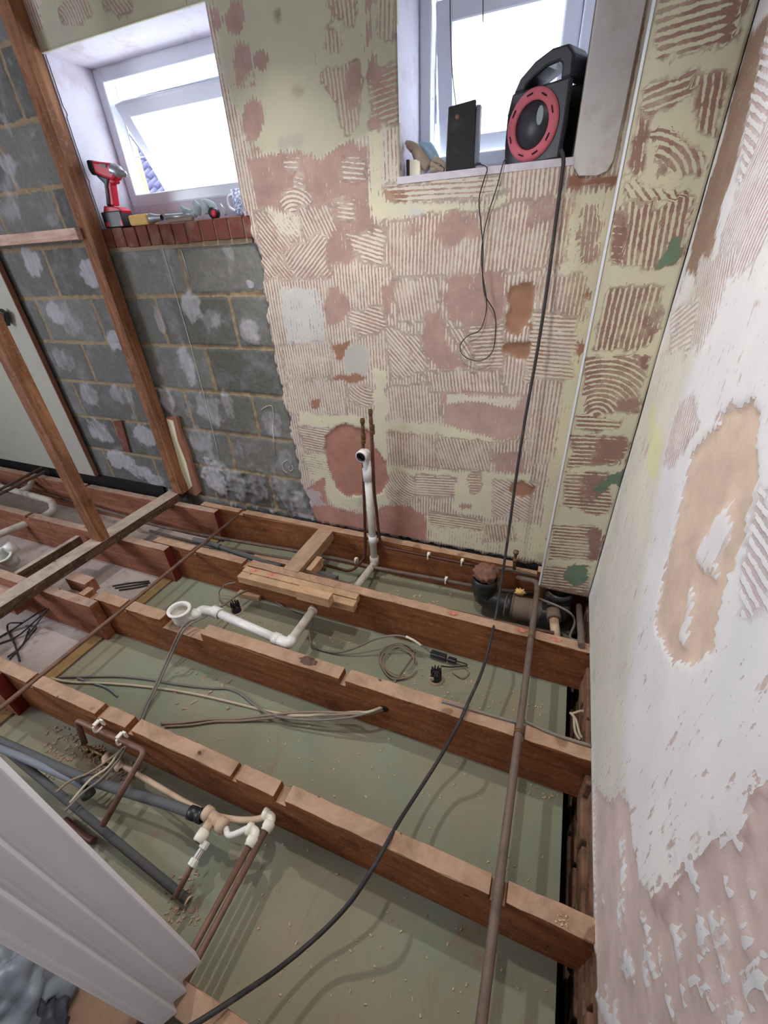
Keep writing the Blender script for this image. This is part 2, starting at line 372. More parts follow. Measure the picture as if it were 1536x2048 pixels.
def sdf(poly, X, Z):
    """signed distance (positive inside) to a polygon, on arrays"""
    d = np.full(X.shape, 1e9); ins = np.zeros(X.shape, bool); n = len(poly)
    for i in range(n):
        ax, az = poly[i]; bx, bz = poly[(i + 1) % n]
        ex, ez = bx - ax, bz - az; L = ex * ex + ez * ez + 1e-12
        t = np.clip(((X - ax) * ex + (Z - az) * ez) / L, 0, 1)
        d = np.minimum(d, np.hypot(X - ax - t * ex, Z - az - t * ez))
        c = ((az > Z) != (bz > Z)) & (X < (bx - ax) * (Z - az) / ((bz - az) if bz != az else 1e-12) + ax)
        ins ^= c
    return np.where(ins, d, -d)

class Coat:
    """plaster coat described by patches measured on the wall plane"""
    def __init__(s, tou, paint, under, cov=0.0, period=.0135):
        s.tou = tou; s.patches = []; s.paint = paint; s.under = under; s.cov = cov; s.per = period
    def p(s, poly, cov, d=None, paint=None, under=None, soft=.012, arc=None, depth=0.0):
        s.patches.append((poly, cov, d, paint, under, soft, arc, depth))
    def e(s, cx, cy, rx, ry, cov, **k):
        s.p([(cx + rx * math.cos(a * math.pi / 7), cy + ry * math.sin(a * math.pi / 7)) for a in range(14)], cov, **k)
    def r(s, x0, y0, x1, y1, cov, **k): s.p([(x0, y0), (x1, y0), (x1, y1), (x0, y1)], cov, **k)
    def evaluate(s, U, V):
        cov = np.full(U.shape, float(s.cov)); ph = U / s.per
        paint = np.tile(np.array(s.paint[:3]), (len(U), 1)); under = np.tile(np.array(s.under[:3]), (len(U), 1)); dep = np.zeros(U.shape)
        for (poly, cv, d, pt, un, soft, arc, depth) in s.patches:
            q = [s.tou(*p) for p in poly]
            us = [a for a, b in q]; vs = [b for a, b in q]
            near = (U > min(us) - .05) & (U < max(us) + .05) & (V > min(vs) - .05) & (V < max(vs) + .05)
            if not near.any(): continue
            ii = np.where(near)[0]
            D = sdf(q, U[ii], V[ii]) + (fbm(U[ii], V[ii], 22) - .5) * (.034 if soft >= .01 else .014) + (vnoise(U[ii] + 3, V[ii], 75) - .5) * .012
            w = np.clip(D / soft + .5, 0, 1)
            cov[ii] = cov[ii] * (1 - w) + cv * w
            dep[ii] = dep[ii] * (1 - w) + depth * w
            hard = w > .35
            if pt is not None: paint[ii] = paint[ii] * (1 - w[:, None]) + np.array(pt[:3]) * w[:, None]
            if un is not None: under[ii[hard]] = np.array(un[:3])
            if arc is not None:
                c = s.tou(*arc); ph[ii[hard]] = np.hypot(U[ii[hard]] - c[0], V[ii[hard]] - c[1]) / s.per
            elif d is not None:
                a = s.tou(*d[0]); b = s.tou(*d[1]); dx, dz = b[0] - a[0], b[1] - a[1]; L = math.hypot(dx, dz)
                ph[ii[hard]] = ((U[ii[hard]] - a[0]) * (-dz / L) + (V[ii[hard]] - a[1]) * dx / L) / s.per
        return cov, ph, paint, under, dep
def coat_mesh(name, blocks, topos, coat, parent, mat, thick=.016):
    """blocks: list of (U grid, V grid) arrays; topos(U,V,depth) -> xyz array"""
    vs = []; fs = []; UU = []; VV = []; b = 0
    for blk_ in blocks:
        U, V = blk_[0], blk_[1]; n, m = U.shape
        UU.append(U.ravel()); VV.append(V.ravel())
        idx = np.arange(n * m).reshape(n, m) + b
        q = np.stack([idx[:-1, :-1], idx[:-1, 1:], idx[1:, 1:], idx[1:, :-1]], -1).reshape(-1, 4)
        if len(blk_) > 2: q = q[blk_[2].ravel()]
        fs.append(q); b += n * m
    U = np.concatenate(UU); V = np.concatenate(VV); F = np.concatenate(fs)
    cov, ph, paint, under, dep = coat.evaluate(U, V)
    P = topos(U, V, dep)
    o0 = worg(parent); P = P - np.array(o0)
    used = np.unique(F); remap = np.zeros(len(P), int); remap[used] = np.arange(len(used)); F = remap[F]; P = P[used]; cov = cov[used]; ph = ph[used]; paint = paint[used]; under = under[used]
    me = bpy.data.meshes.new(name); me.from_pydata(P.tolist(), [], F.tolist()); me.update()
    for nm, arr in (('phase', ph), ('cov', cov)):
        a = me.attributes.new(nm, 'FLOAT', 'POINT'); a.data.foreach_set('value', arr.astype(np.float32))
    for nm, arr in (('paint', paint), ('under', under)):
        a = me.attributes.new(nm, 'FLOAT_COLOR', 'POINT'); a.data.foreach_set('color', np.hstack([arr, np.ones((len(arr), 1))]).astype(np.float32).ravel())
    me.polygons.foreach_set('use_smooth', [True] * len(me.polygons)); me.materials.append(mat)
    o = bpy.data.objects.new(name, me); COL.objects.link(o); o.parent = parent
    md = o.modifiers.new('solid', 'SOLIDIFY'); md.thickness = thick; md.offset = -1
    return o

# ================================================================== THE SETTING
YW, YB, XR, ZF = 1.67, 1.69, 0.262, -0.215          # plaster face, block face, right wall face, board level between joists
WTOP = 1.976
def grid(us, vs_): return np.meshgrid(np.asarray(us), np.asarray(vs_))
def lin(a, b, step): return np.linspace(a, b, max(2, int(abs(b - a) / step) + 1))

# ---- far wall: blockwork skin with openings, courses of 225 mm
def far_blocks():
    xs = np.concatenate([lin(-4.2, -2.92, .03)[:-1], lin(-2.92, -1.10, .008)[:-1], lin(-1.10, .30, .03)])
    zs = np.concatenate([lin(-.45, -.08, .03)[:-1], lin(-.08, 2.05, .008)[:-1], lin(2.05, 2.35, .03)])
    X, Z = grid(xs, zs); x = X.ravel(); z = Z.ravel()
    zj = 1.36; k = np.floor((zj - z) / .225).astype(int); dz = np.minimum((zj - z) % .225, .225 - (zj - z) % .225)
    off = np.where(k % 2 == 0, -1.642, -1.642 + .2225)
    ux = (x - off) + .018 * (vnoise(z, k * 3.1, 1.0) - .5); m = ux % .445; dx = np.minimum(m, .445 - m)
    wob = (fbm(x, z, 18) - .5) * .012
    d = np.minimum(dz, dx) + wob
    mortar = np.clip((.013 - d) / .008, 0, 1)
    bi = np.floor(ux / .445).astype(int); tone = _N[(k * 7 + 31) % 256, (bi * 13 + 57) % 256]
    smear = np.zeros(x.shape); disp = np.zeros(x.shape)
    dabs = [(62, 522, 20, 30, 1, 0), (182, 548, 20, 30, 1, 0), (112, 628, 15, 30, .9, .2), (145, 650, 16, 26, .6, 0), (232, 680, 20, 20, 1, 0), (292, 872, 20, 22, 1, 0), (200, 862, 22, 26, .7, .3),
            (385, 615, 22, 34, .75, 0), (425, 640, 22, 26, .55, 0), (375, 730, 14, 40, .75, .3), (320, 640, 10, 36, .5, .3), (500, 665, 20, 26, .7, .3), (340, 550, 12, 30, .4, 0), (455, 500, 16, 26, .45, 0),
            (500, 568, 8, 9, .9, 0), (180, 790, 22, 26, .6, 0), (240, 790, 22, 24, .6, 0), (335, 800, 14, 36, .8, .3), (420, 820, 26, 34, .65, 0), (455, 810, 12, 30, .6, 0), (545, 850, 20, 30, .6, 0),
            (430, 950, 24, 34, .9, .9), (475, 965, 22, 34, .6, 1.0), (520, 975, 22, 32, .5, 1.0), (570, 985, 18, 30, .5, .7), (240, 920, 26, 18, .9, .4), (285, 945, 26, 14, .8, .3), (310, 960, 20, 14, .9, .3), (600, 1000, 14, 20, .6, .4),
            (20, 330, 18, 30, .7, .2), (60, 260, 16, 26, .45, 0), (20, 420, 16, 26, .5, 0), (100, 440, 20, 20, .5, 0), (400, 880, 30, 30, .55, 0), (480, 900, 26, 26, .45, 0), (130, 720, 20, 26, .5, .2), (510, 740, 10, 12, .3, 0)]
    for (cx, cy, rx, ry, st, dp) in dabs:
        c = ony(cx, cy, YB); e = ony(cx + rx, cy, YB); g = ony(cx, cy - ry, YB)
        ax = abs(e.x - c.x) * 1.15; az = abs(g.z - c.z) * 1.15
        r = np.hypot((x - c.x) / ax, (z - c.z) / az) + (fbm(x, z, 25) - .5) * .8
        w = np.clip((1.1 - r) * 2.2, 0, 1); smear = np.maximum(smear, w * st); disp = disp + w * dp * .014 * (.4 + fbm(x, z, 40))
    smear = np.maximum(smear, np.clip((fbm(x + 9, z * .55, 7) - .60) * 5, 0, 1) * .55)
    lump = np.clip((.30 - z) / .3, 0, 1) * (x > -2.0) * np.clip((fbm(x * 1.6, z * .6, 16) - .5) * 5, 0, 1)
    disp += lump * .012; smear = np.maximum(smear, lump * .6)
    y = YB - disp + mortar * .008 * (1 - np.clip(fbm(x, z, 35) * 1.7 - .5, 0, 1)) + (fbm(x, z, 60) - .5) * .003
    vs = np.stack([x, y, z], 1)
    idx = np.arange(len(x)).reshape(X.shape)
    q = np.stack([idx[:-1, :-1], idx[:-1, 1:], idx[1:, 1:], idx[1:, :-1]], -1).reshape(-1, 4)
    cx = (X[:-1, :-1] + X[1:, 1:]).ravel() / 2; cz = (Z[:-1, :-1] + Z[1:, 1:]).ravel() / 2
    hole = ((cx > -2.05) & (cx < -1.23) & (cz > 1.345) & (cz < WTOP)) | ((cx > -.60) & (cx < -.055) & (cz > 1.46) & (cz < WTOP)) | ((cz < -.06) & (cx > -9) & (cz < -.30))
    q = q[~hole]
    me = bpy.data.meshes.new('wall_far'); me.from_pydata(vs.tolist(), [], q.tolist()); me.update()
    for nm, arr in (('mortar', mortar), ('smear', smear), ('tone', tone)):
        a = me.attributes.new(nm, 'FLOAT', 'POINT'); a.data.foreach_set('value', arr.astype(np.float32))
    me.polygons.foreach_set('use_smooth', [True] * len(me.polygons)); me.materials.append(M['block'])
    o = bpy.data.objects.new('wall_far', me); COL.objects.link(o); return struct(o)
wall_far = far_blocks()
m = MB()
for (a, b, c, d) in ((-4.4, -2.07, -.45, 2.35), (-2.07, -1.22, -.45, 1.325), (-2.07, -1.22, WTOP + .012, 2.35), (-1.22, -.602, -.45, 2.35), (-.602, -.055, -.45, 1.458), (-.602, -.055, WTOP + .008, 2.35), (-.055, .45, -.45, 2.35)):
    m.box(a, b, YB + .015, 2.04, c, d)
m.build('wall_core', M['mortar'], wall_far)
# brick-on-edge course under the left window
m = MB(); x = -2.065; k = 0
while x < -1.25:
    w = .064 + rng.uniform(-.004, .004); t = rng.uniform(-.003, .003)
    m.box(x, x + w, YB - .012 + t, 1.79, 1.337 + t, 1.411 + t); m.box(x, x + w, 1.795, 1.90, 1.337 - t, 1.41 + t); x += w + .009
m.build('brick_course', M['red_brick'], wall_far, bevel=.003)
m = MB(); m.box(-2.06, -1.24, YB - .004, 1.90, 1.32, 1.405); m.build('brick_mortar', M['mortar'], wall_far)
m = MB(); m.box(-2.09, -2.05, YB - .006, 1.96, 1.40, 2.0); m.box(-2.05, -1.2, YB - .006, 1.96, WTOP, 2.0); m.box(-1.255, -1.235, YB - .006, 1.96, 1.40, WTOP)
m.box(-2.05, -1.24, 1.88, 1.96, 1.405, 1.502); m.build('window_reveal', M['reveal'], wall_far)
m = MB(); m.box(-.605, -.595, YW + .002, 1.96, 1.462, WTOP); m.box(-.062, -.05, YW + .002, 1.96, 1.462, WTOP); m.box(-.605, -.05, YW + .002, 1.96, WTOP, 1.99)
m.box(-.605, -.05, YW - .001, 1.96, 1.455, 1.474); m.box(-.6, -.06, 1.88, 1.96, 1.474, 1.502); m.build('window_reveal', M['reveal'], wall_far)
# single odd bits in the blockwork: a brick slip and chalk lines
def onwall(px, py, Y=YB - .004): return ony(px, py, Y)
m = MB(); m.prism([onwall(228, 842), onwall(244, 840), onwall(262, 904), onwall(250, 902)], (0, -.008, 0)); m.build('brick_slip', M['red_brick'], wall_far)
m = MB()
for line in ([(322, 487), (352, 590), (392, 730), (440, 920)], [(575, 920), (566, 926), (566, 938), (574, 946)], [(578, 932), (580, 942), (586, 938), (583, 930)], [(522, 820), (535, 812), (545, 815), (548, 850)], [(545, 850), (550, 912)], [(362, 500), (380, 560)]):
    m.tube([ony(px, py, YB - .003) for px, py in line], .0016, 5)
m.build('chalk_mark', M['chalk'], wall_far)

# ---- plaster coat on the far wall
CREAM, OLIVE, OFFW, GREYW = srgb(214, 210, 186), srgb(190, 189, 168), srgb(212, 205, 193), srgb(204, 204, 202)
PINK, ORANGE, GREEN, PALEPINK, LILAC = srgb(172, 146, 138), srgb(160, 122, 102), srgb(112, 134, 112), srgb(184, 158, 150), srgb(188, 174, 176)
far = Coat(lambda px, py: (lambda p: (p.x, p.z))(ony(px, py, YW)), OFFW, PINK, .42)
P, E_, R_ = far.p, far.e, far.r
P([(420, -60), (810, -60), (812, 330), (740, 270), (700, 285), (640, 320), (600, 300), (500, 310), (440, 120)], 0, paint=OLIVE)
P([(80, -60), (425, -60), (425, 10), (80, 120)], 0, paint=OLIVE)
for q in ((470, 35, 18, 35), (431, 42, 8, 18), (483, 120, 20, 44), (522, 121, 12, 18), (505, 242, 24, 42), (487, 168, 22, 6), (510, 300, 10, 6)): E_(*q, 1.0)
E_(558, 27, 8, 18, 0, paint=srgb(150, 140, 126)); E_(580, 285, 24, 16, 0, paint=srgb(178, 174, 162)); E_(598, 182, 14, 6, 0, paint=srgb(170, 166, 146))
E_(150, 20, 34, 34, .5, arc=(120, 60)); E_(235, 12, 30, 18, .55, d=((200, 0), (230, 40)))
R_(655, -40, 712, 50, .55, d=((665, 0), (672, 60))); R_(652, 55, 682, 108, .45, d=((665, 55), (668, 105)))
P([(630, 140), (700, 118), (725, 125), (722, 255), (690, 270), (668, 200)], .5, d=((675, 130), (690, 260))); E_(708, 172, 16, 50, 1.0)
P([(728, -40), (748, -40), (744, 92), (733, 95)], .97); P([(750, -40), (796, -40), (792, 90), (752, 85)], .42, d=((770, 0), (768, 90)))
P([(734, 150), (796, 118), (795, 245), (742, 255)], .62, d=((738, 205), (792, 185))); R_(735, 108, 756, 165, .95); P([(733, 240), (762, 248), (752, 285), (738, 275)], .98)
# the broad bare band
P([(495, 318), (600, 302), (640, 322), (690, 285), (738, 292), (740, 450), (700, 480), (655, 500), (620, 430), (560, 425), (515, 415)], .93, soft=.006)
R_(567, 312, 600, 345, .55, d=((567, 320), (600, 322))); R_(588, 345, 612, 398, .6, d=((588, 350), (612, 356))); R_(683, 318, 732, 365, .6, d=((683, 340), (732, 344)))
E_(592, 400, 34, 26, .45, arc=(590, 450)); R_(672, 395, 712, 440, .6, d=((672, 420), (712, 424)))
P([(735, 260), (765, 270), (775, 430), (745, 430)], .04, paint=CREAM); P([(765, 255), (800, 250), (800, 360), (770, 370)], .25, paint=OFFW)
P([(510, 425), (600, 440), (585, 560), (525, 555)], .6, d=((515, 450), (570, 520)))
P([(535, 415), (600, 430), (600, 470), (560, 470)], .16, paint=OFFW)
P([(600, 415), (665, 405), (680, 480), (640, 500), (608, 480)], .5, d=((625, 415), (655, 480)))
P([(565, 505), (650, 465), (660, 555), (590, 560)], .55, d=((585, 545), (640, 470)))
P([(655, 465), (745, 445), (745, 505), (700, 530), (655, 530)], .95, soft=.02); P([(690, 468), (790, 460), (785, 535), (720, 525)], .42, d=((690, 490), (770, 515)))
P([(770, 370), (1000, 348), (1012, 385), (940, 402), (790, 405)], .33, d=((780, 385), (1000, 372)))
E_(792, 394, 22, 13, .75, under=ORANGE)
P([(745, 400), (800, 408), (960, 404), (1012, 392), (1000, 425), (900, 425), (830, 440), (765, 445)], .0, paint=CREAM); E_(830, 425, 18, 10, 0, paint=GREYW)
P([(770, 440), (900, 425), (1010, 410), (1105, 395), (1100, 530), (960, 555), (790, 552), (768, 520)], .5, d=((1000, 400), (985, 530)))
P([(893, 430), (950, 425), (965, 470), (900, 500), (868, 470)], .95); E_(825, 460, 22, 16, .85); P([(1050, 400), (1110, 380), (1105, 440), (1060, 450)], .9)
P([(1110, 375), (1150, 390), (1232, 372), (1200, 640), (1150, 1130), (1070, 1130), (1120, 800), (1150, 620), (1125, 560)], .05, paint=CREAM)
P([(1108, 395), (1148, 390), (1135, 520), (1105, 540)], .6, d=((1130, 395), (1112, 530))); E_(1178, 468, 22, 62, .7, d=((1185, 400), (1170, 530)))
P([(1140, 352), (1240, 345), (1236, 372), (1175, 384), (1130, 378)], .96, under=srgb(150, 112, 96))
# middle
P([(905, 552), (1010, 540), (1012, 640), (950, 680), (905, 640), (885, 600)], .97, soft=.02)
P([(1020, 572), (1062, 562), (1068, 600), (1060, 640), (1035, 672), (1010, 662), (1015, 620)], 1.3, under=ORANGE, depth=.006, soft=.004)
P([(1008, 690), (1080, 682), (1096, 690), (1090, 726), (1050, 720), (1004, 706)], 1.3, under=ORANGE, depth=.006, soft=.004); E_(1062, 655, 9, 11, 1.2, under=ORANGE)
P([(1160, 592), (1184, 568), (1178, 598)], 1.2, under=ORANGE); P([(1152, 690), (1166, 688), (1160, 722)], 1.2, under=ORANGE)
P([(1075, 545), (1180, 545), (1165, 640), (1075, 640)], .62, d=((1130, 550), (1115, 640))); P([(1065, 620), (1150, 640), (1145, 760), (1050, 770)], .42, d=((1060, 700), (1140, 706)))
P([(775, 560), (875, 555), (880, 640), (800, 645)], .5, d=((830, 560), (842, 640))); P([(762, 572), (790, 565), (786, 632), (764, 636)], .95)
P([(560, 575), (640, 575), (650, 685), (575, 695)], .14, paint=GREYW); P([(655, 568), (690, 585), (702, 620), (680, 650), (660, 655), (650, 620)], .98)
P([(690, 630), (762, 605), (775, 660), (720, 675)], .5, d=((700, 640), (760, 660))); P([(560, 690), (660, 680), (665, 755), (575, 760)], .36, d=((600, 690), (612, 760)))
P([(665, 690), (700, 684), (692, 722), (672, 718)], 1.2, under=ORANGE, soft=.005); E_(714, 722, 28, 38, 0, paint=srgb(188, 186, 182)); E_(700, 757, 38, 6, 1.2, under=ORANGE)
P([(852, 622), (882, 620), (902, 700), (940, 730), (905, 755), (862, 720), (838, 680)], .96); P([(765, 655), (840, 670), (852, 745), (785, 755)], .42, d=((780, 670), (835, 735)))
P([(886, 640), (932, 655), (948, 722), (925, 722)], .45, d=((890, 650), (935, 720))); P([(935, 655), (1012, 645), (1005, 735), (950, 742)], .5, d=((940, 690), (1005, 686)))
# lower
R_(575, 760, 690, 830, .36, d=((600, 765), (612, 830))); E_(725, 790, 28, 22, .5, arc=(740, 740)); E_(632, 808, 10, 10, 1.2, under=ORANGE)
P([(770, 775), (880, 765), (885, 850), (775, 850)], .42, d=((800, 770), (808, 850))); P([(850, 745), (1000, 740), (1010, 785), (860, 785)], .5, d=((920, 745), (925, 790)))
P([(884, 782), (1056, 792), (1046, 870), (1000, 882), (890, 852)], 1.0, soft=.005, under=PALEPINK); P([(897, 788), (1036, 798), (1032, 814), (960, 808), (898, 802)], 0, paint=OFFW)
P([(1060, 755), (1128, 765), (1110, 920), (1060, 930)], .45, d=((1100, 760), (1080, 900)))
P([(600, 826), (700, 834), (900, 850), (1000, 882), (1000, 890), (740, 868), (595, 850)], 0, paint=CREAM); P([(744, 735), (770, 738), (775, 900), (775, 1010), (745, 1010), (750, 860)], .0, paint=CREAM)
P([(596, 852), (680, 858), (660, 905), (610, 900)], .5, d=((596, 860), (680, 876))); P([(605, 905), (655, 910), (665, 980), (620, 960)], .2, paint=CREAM, d=((600, 920), (660, 932)))
P([(775, 862), (870, 870), (872, 935), (776, 930)], .55, d=((800, 862), (804, 930))); P([(874, 872), (985, 882), (975, 945), (876, 935)], .5, d=((915, 875), (935, 940)))
P([(985, 905), (1045, 900), (1050, 960), (990, 950)], .9); P([(985, 885), (1055, 880), (1052, 905), (985, 908)], .5, d=((1020, 880), (1018, 910)))
P([(775, 935), (1060, 950), (1060, 962), (775, 948)], 0, paint=CREAM); E_(800, 975, 32, 34, .45, arc=(835, 940)); P([(830, 945), (918, 955), (912, 995), (835, 990)], .52, d=((830, 960), (915, 964)))
P([(915, 940), (985, 945), (985, 1040), (905, 1020)], 0, paint=CREAM); E_(950, 962, 15, 24, .6, d=((935, 960), (965, 962))); E_(930, 1013, 13, 6, 1.0)
P([(985, 960), (1070, 965), (1060, 1040), (985, 1030)], .42, d=((985, 975), (1060, 1020))); E_(1042, 981, 27, 14, 1.2, under=ORANGE, depth=.004)
P([(600, 985), (650, 955), (655, 1010), (740, 1035), (765, 1012), (820, 1012), (850, 1030), (852, 1080), (700, 1060), (600, 1040)], .98, soft=.006, under=srgb(176, 136, 124))
P([(596, 975), (640, 985), (650, 1010), (620, 1015)], .9, under=LILAC)
P([(655, 955), (740, 1000), (735, 1025), (672, 1012), (652, 990)], .03, paint=CREAM)
P([(852, 1030), (1085, 1050), (1085, 1122), (960, 1102), (860, 1080)], .12, paint=CREAM); P([(858, 1024), (965, 1040), (960, 1060), (862, 1050)], .5, d=((858, 1035), (960, 1050)))
P([(972, 1048), (1030, 1050), (1035, 1082), (968, 1082)], .6, d=((1000, 1048), (1005, 1080))); P([(700, 1060), (860, 1085), (1085, 1130), (1085, 1150), (700, 1080)], .85)
# the big torn hole behind the waste pipe
P([(652, 872), (672, 852), (692, 847), (735, 860), (750, 895), (770, 925), (776, 960), (762, 988), (690, 992), (672, 975), (656, 925), (649, 895)], 1.4, soft=.003, under=srgb(172, 128, 114), depth=.006)

EZ = [(2.4, -1.243), (1.98, -1.243), (1.43, -1.243), (1.411, -1.222), (1.2, -1.205), (1.015, -1.216), (.85, -1.225), (.681, -1.207), (.45, -1.195), (.278, -1.196), (.15, -1.17), (.015, -1.15), (-.01, -1.1)]
def edge(z):
    zz = [a for a, b in EZ][::-1]; xx = [b for a, b in EZ][::-1]
    e = np.interp(z, zz, xx); j = (fbm(z * 0, z, 30) - .5) * .045 * np.clip((1.40 - z) * 20, 0, 1)
    return e + j
def sheet():
    zs = np.concatenate([lin(0, 1.474, .0095)[:-1], lin(1.474, WTOP, .0095)[:-1], lin(WTOP, 2.34, .0095)])
    seg = [(-2.075, None), (None, -.595), (-.595, -.062), (-.062, XR)]; n = [88, 68, 56, 34]; cols = []
    E0 = edge(zs)
    for k, ((a, b), c) in enumerate(zip(seg, n)):
        A = E0 if a is None else np.full(zs.shape, a); B = E0 if b is None else np.full(zs.shape, b)
        t = np.linspace(0, 1, c + 1); t = t if k == 3 else t[:-1]
        cols.append(A[:, None] + (B - A)[:, None] * t[None, :])
    U = np.concatenate(cols, 1); V = np.tile(zs[:, None], (1, U.shape[1]))
    cz = ((V[:-1, :-1] + V[1:, 1:]) / 2); ci = np.tile(np.arange(U.shape[1] - 1)[None, :], (len(zs) - 1, 1))
    keep = ~(((ci < n[0]) & (cz < WTOP)) | ((ci >= n[0] + n[1]) & (ci < n[0] + n[1] + n[2]) & (cz > 1.474) & (cz < WTOP)))
    V[0] = V[0] + (fbm(U[0], U[0] * 0, 30) - .5) * .05 - .01
    return U, V, keep
coat_mesh('plaster', [sheet()], lambda U, V, D: np.stack([U, YW + D + (fbm(U, V, 6) - .5) * .004, V], 1), far, wall_far, M['plaster'])
m = MB(); q = [(-.058, 2.3), (-.058, 1.45), (-.04, 1.428), (.01, 1.424), (.035, 1.432), (.046, 1.455), (.05, 1.6), (.058, 2.3)]
m.prism([(x, YW - .006, z) for x, z in q], (0, .01, 0)); m.build('skim_patch', M['skim'], wall_far, bevel=.002)
m = MB(); m.box(-1.3, .06, YB - .02, YB + .02, -.06, -.015); m.build('gap_shade_strip', M['gap_shade'], wall_far)  # black strip painting the dark gap between plaster foot and back joist

# ---- boxing round the stack in the corner
bx = MB(); bx.box(.066, XR - .003, 1.503, 1.69, -.004, 2.34)
boxing = struct(bx.build('trim_1', M['cream_board'], origin=Vector((0, 0, 0))))
bc = Coat(lambda px, py: (lambda p: (p.x, p.z))(ony(px, py, 1.5)), srgb(210, 206, 180), srgb(150, 120, 110), 0.0, .0150)
P, E_, R_ = bc.p, bc.e, bc.r
P([(1322, -40), (1500, -60), (1475, 70), (1440, 100), (1312, 115)], .5, d=((1320, 80), (1440, 45))); P([(1452, 10), (1478, 0), (1462, 85), (1440, 90)], .97); P([(1480, -30), (1505, -30), (1485, 80), (1470, 75)], .6, d=((1492, 0), (1478, 75)))
P([(1286, 175), (1396, 136), (1390, 185), (1330, 225), (1284, 248)], .6, d=((1290, 200), (1390, 162))); P([(1395, 150), (1455, 140), (1436, 280), (1385, 275)], .6, d=((1420, 150), (1402, 270)))
P([(1262, 300), (1278, 225), (1300, 240), (1288, 355), (1250, 352)], .85, d=((1270, 240), (1260, 340))); P([(1300, 265), (1360, 255), (1412, 310), (1405, 352), (1330, 355)], .5, arc=(1270, 400)); E_(1325, 340, 14, 12, .9)
P([(1248, 368), (1372, 385), (1378, 410), (1245, 415)], .4, d=((1260, 370), (1290, 412)))
P([(1232, 412), (1392, 395), (1370, 530), (1300, 535), (1222, 530)], .56, d=((1320, 400), (1298, 530))); P([(1228, 430), (1250, 430), (1246, 520), (1218, 520)], .85, d=((1228, 460), (1250, 462)))
P([(1342, 480), (1366, 468), (1362, 515), (1345, 532), (1316, 536), (1330, 510)], 1.4, under=GREEN, soft=.004)
P([(1216, 572), (1326, 566), (1322, 650), (1300, 690), (1270, 702), (1186, 700)], .6, d=((1272, 570), (1240, 700)), soft=.006); P([(1290, 640), (1325, 625), (1318, 665), (1280, 670)], .85)
P([(1170, 716), (1276, 712), (1300, 712), (1292, 745), (1282, 800), (1275, 828), (1168, 828)], .62, arc=(1192, 836)); P([(1278, 715), (1300, 714), (1292, 740)], 1.0); P([(1230, 800), (1280, 790), (1272, 828), (1225, 828)], .9)
P([(1152, 832), (1248, 838), (1240, 862), (1146, 862)], .55, d=((1152, 842), (1245, 846))); P([(1142, 866), (1256, 872), (1250, 920), (1180, 934), (1132, 934)], .62, d=((1142, 880), (1250, 884))); P([(1195, 880), (1256, 876), (1248, 922), (1180, 930)], .93, soft=.02)
P([(1128, 944), (1212, 946), (1210, 960), (1222, 1010), (1210, 1034), (1124, 1010)], .6, d=((1128, 965), (1212, 970))); P([(1160, 955), (1215, 948), (1195, 990), (1165, 1005)], .9, soft=.02)
P([(1192, 978), (1215, 955), (1252, 940), (1243, 972), (1225, 968), (1200, 986)], 1.4, under=GREEN, soft=.004)
P([(1106, 1050), (1190, 1050), (1180, 1120), (1098, 1118)], .55, d=((1106, 1070), (1180, 1076))); E_(1190, 1086, 15, 36, 1.0)
P([(1088, 1130), (1180, 1135), (1176, 1215), (1072, 1200)], .55, d=((1088, 1150), (1176, 1160))); P([(1075, 1170), (1180, 1185), (1180, 1220), (1070, 1210)], .9, soft=.02)
P([(1128, 1142), (1150, 1130), (1175, 1134), (1172, 1165), (1150, 1172), (1126, 1156)], 1.4, under=GREEN, soft=.004)
U, V = grid(lin(.064, XR - .003, .008), lin(-.004, 2.34, .008))
coat_mesh('plaster', [(U, V)], lambda U, V, D: np.stack([U, 1.5 + D * .5 + U * 0, V], 1), bc, boxing, M['plaster'])
sidec = Coat(lambda a, b: (a, b), srgb(206, 198, 168), PINK, .12)
U, V = grid(lin(1.668, 1.502, .01), lin(.0, 2.34, .01))
coat_mesh('plaster', [(U, V)], lambda U, V, D: np.stack([U * 0 + .0645, U, V], 1), sidec, boxing, M['plaster'], .001)
m = MB(); m.box(.0595, .066, 1.4965, 1.503, .002, 2.34); m.build('corner_bead', M['upvc'], boxing)

# ---- right wall
brick_r = MB()
z = -.44
row = 0
while z < -.02:
    y = -1.7 + (row % 2) * .11
    while y < 1.66:
        j = rng.uniform(-.008, .008); brick_r.box(.268 + j, .40, y, y + .212, z, z + .064 + rng.uniform(-.003, .003)); y += .224
    z += .075; row += 1
wr = MB(); wr.box(.281, .45, -1.75, 1.70, .0, 2.35)
wall_right = struct(wr.build('wall_right', M['mortar'], origin=Vector((0, 0, 0))))
brick_r.build('brickwork', M['rubble'], wall_right, bevel=.006)
m = MB(); m.box(.282, .42, -1.75, 1.68, -.45, .0); m.build('mortar_bed', M['rubble'], wall_right)
rc = Coat(lambda px, py: (lambda p: (p.y, p.z))(onx(px, py, XR)), srgb(226, 226, 228), srgb(196, 178, 174), .03, .0145)
P, E_, R_ = rc.p, rc.e, rc.r
BEIGE = srgb(208, 188, 172)
P([(1180, 1210), (1300, 760), (1420, 480), (1440, 560), (1330, 900), (1250, 1400), (1245, 1900), (1190, 1900)], .1, paint=srgb(214, 212, 202), soft=.08)
P([(1536, 40), (1515, 160), (1470, 330), (1440, 420), (1420, 520), (1405, 560), (1370, 548), (1400, 430), (1450, 260), (1500, 60)], 1.0, under=srgb(150, 128, 112), soft=.01)
P([(1545, 200), (1490, 330), (1440, 480), (1430, 540), (1470, 560), (1545, 480)], .48, under=srgb(190, 168, 170), arc=(1560, 560)); P([(1545, 40), (1545, 200), (1500, 330), (1470, 400), (1490, 250), (1525, 90)], .45, d=((1500, 200), (1540, 230)))
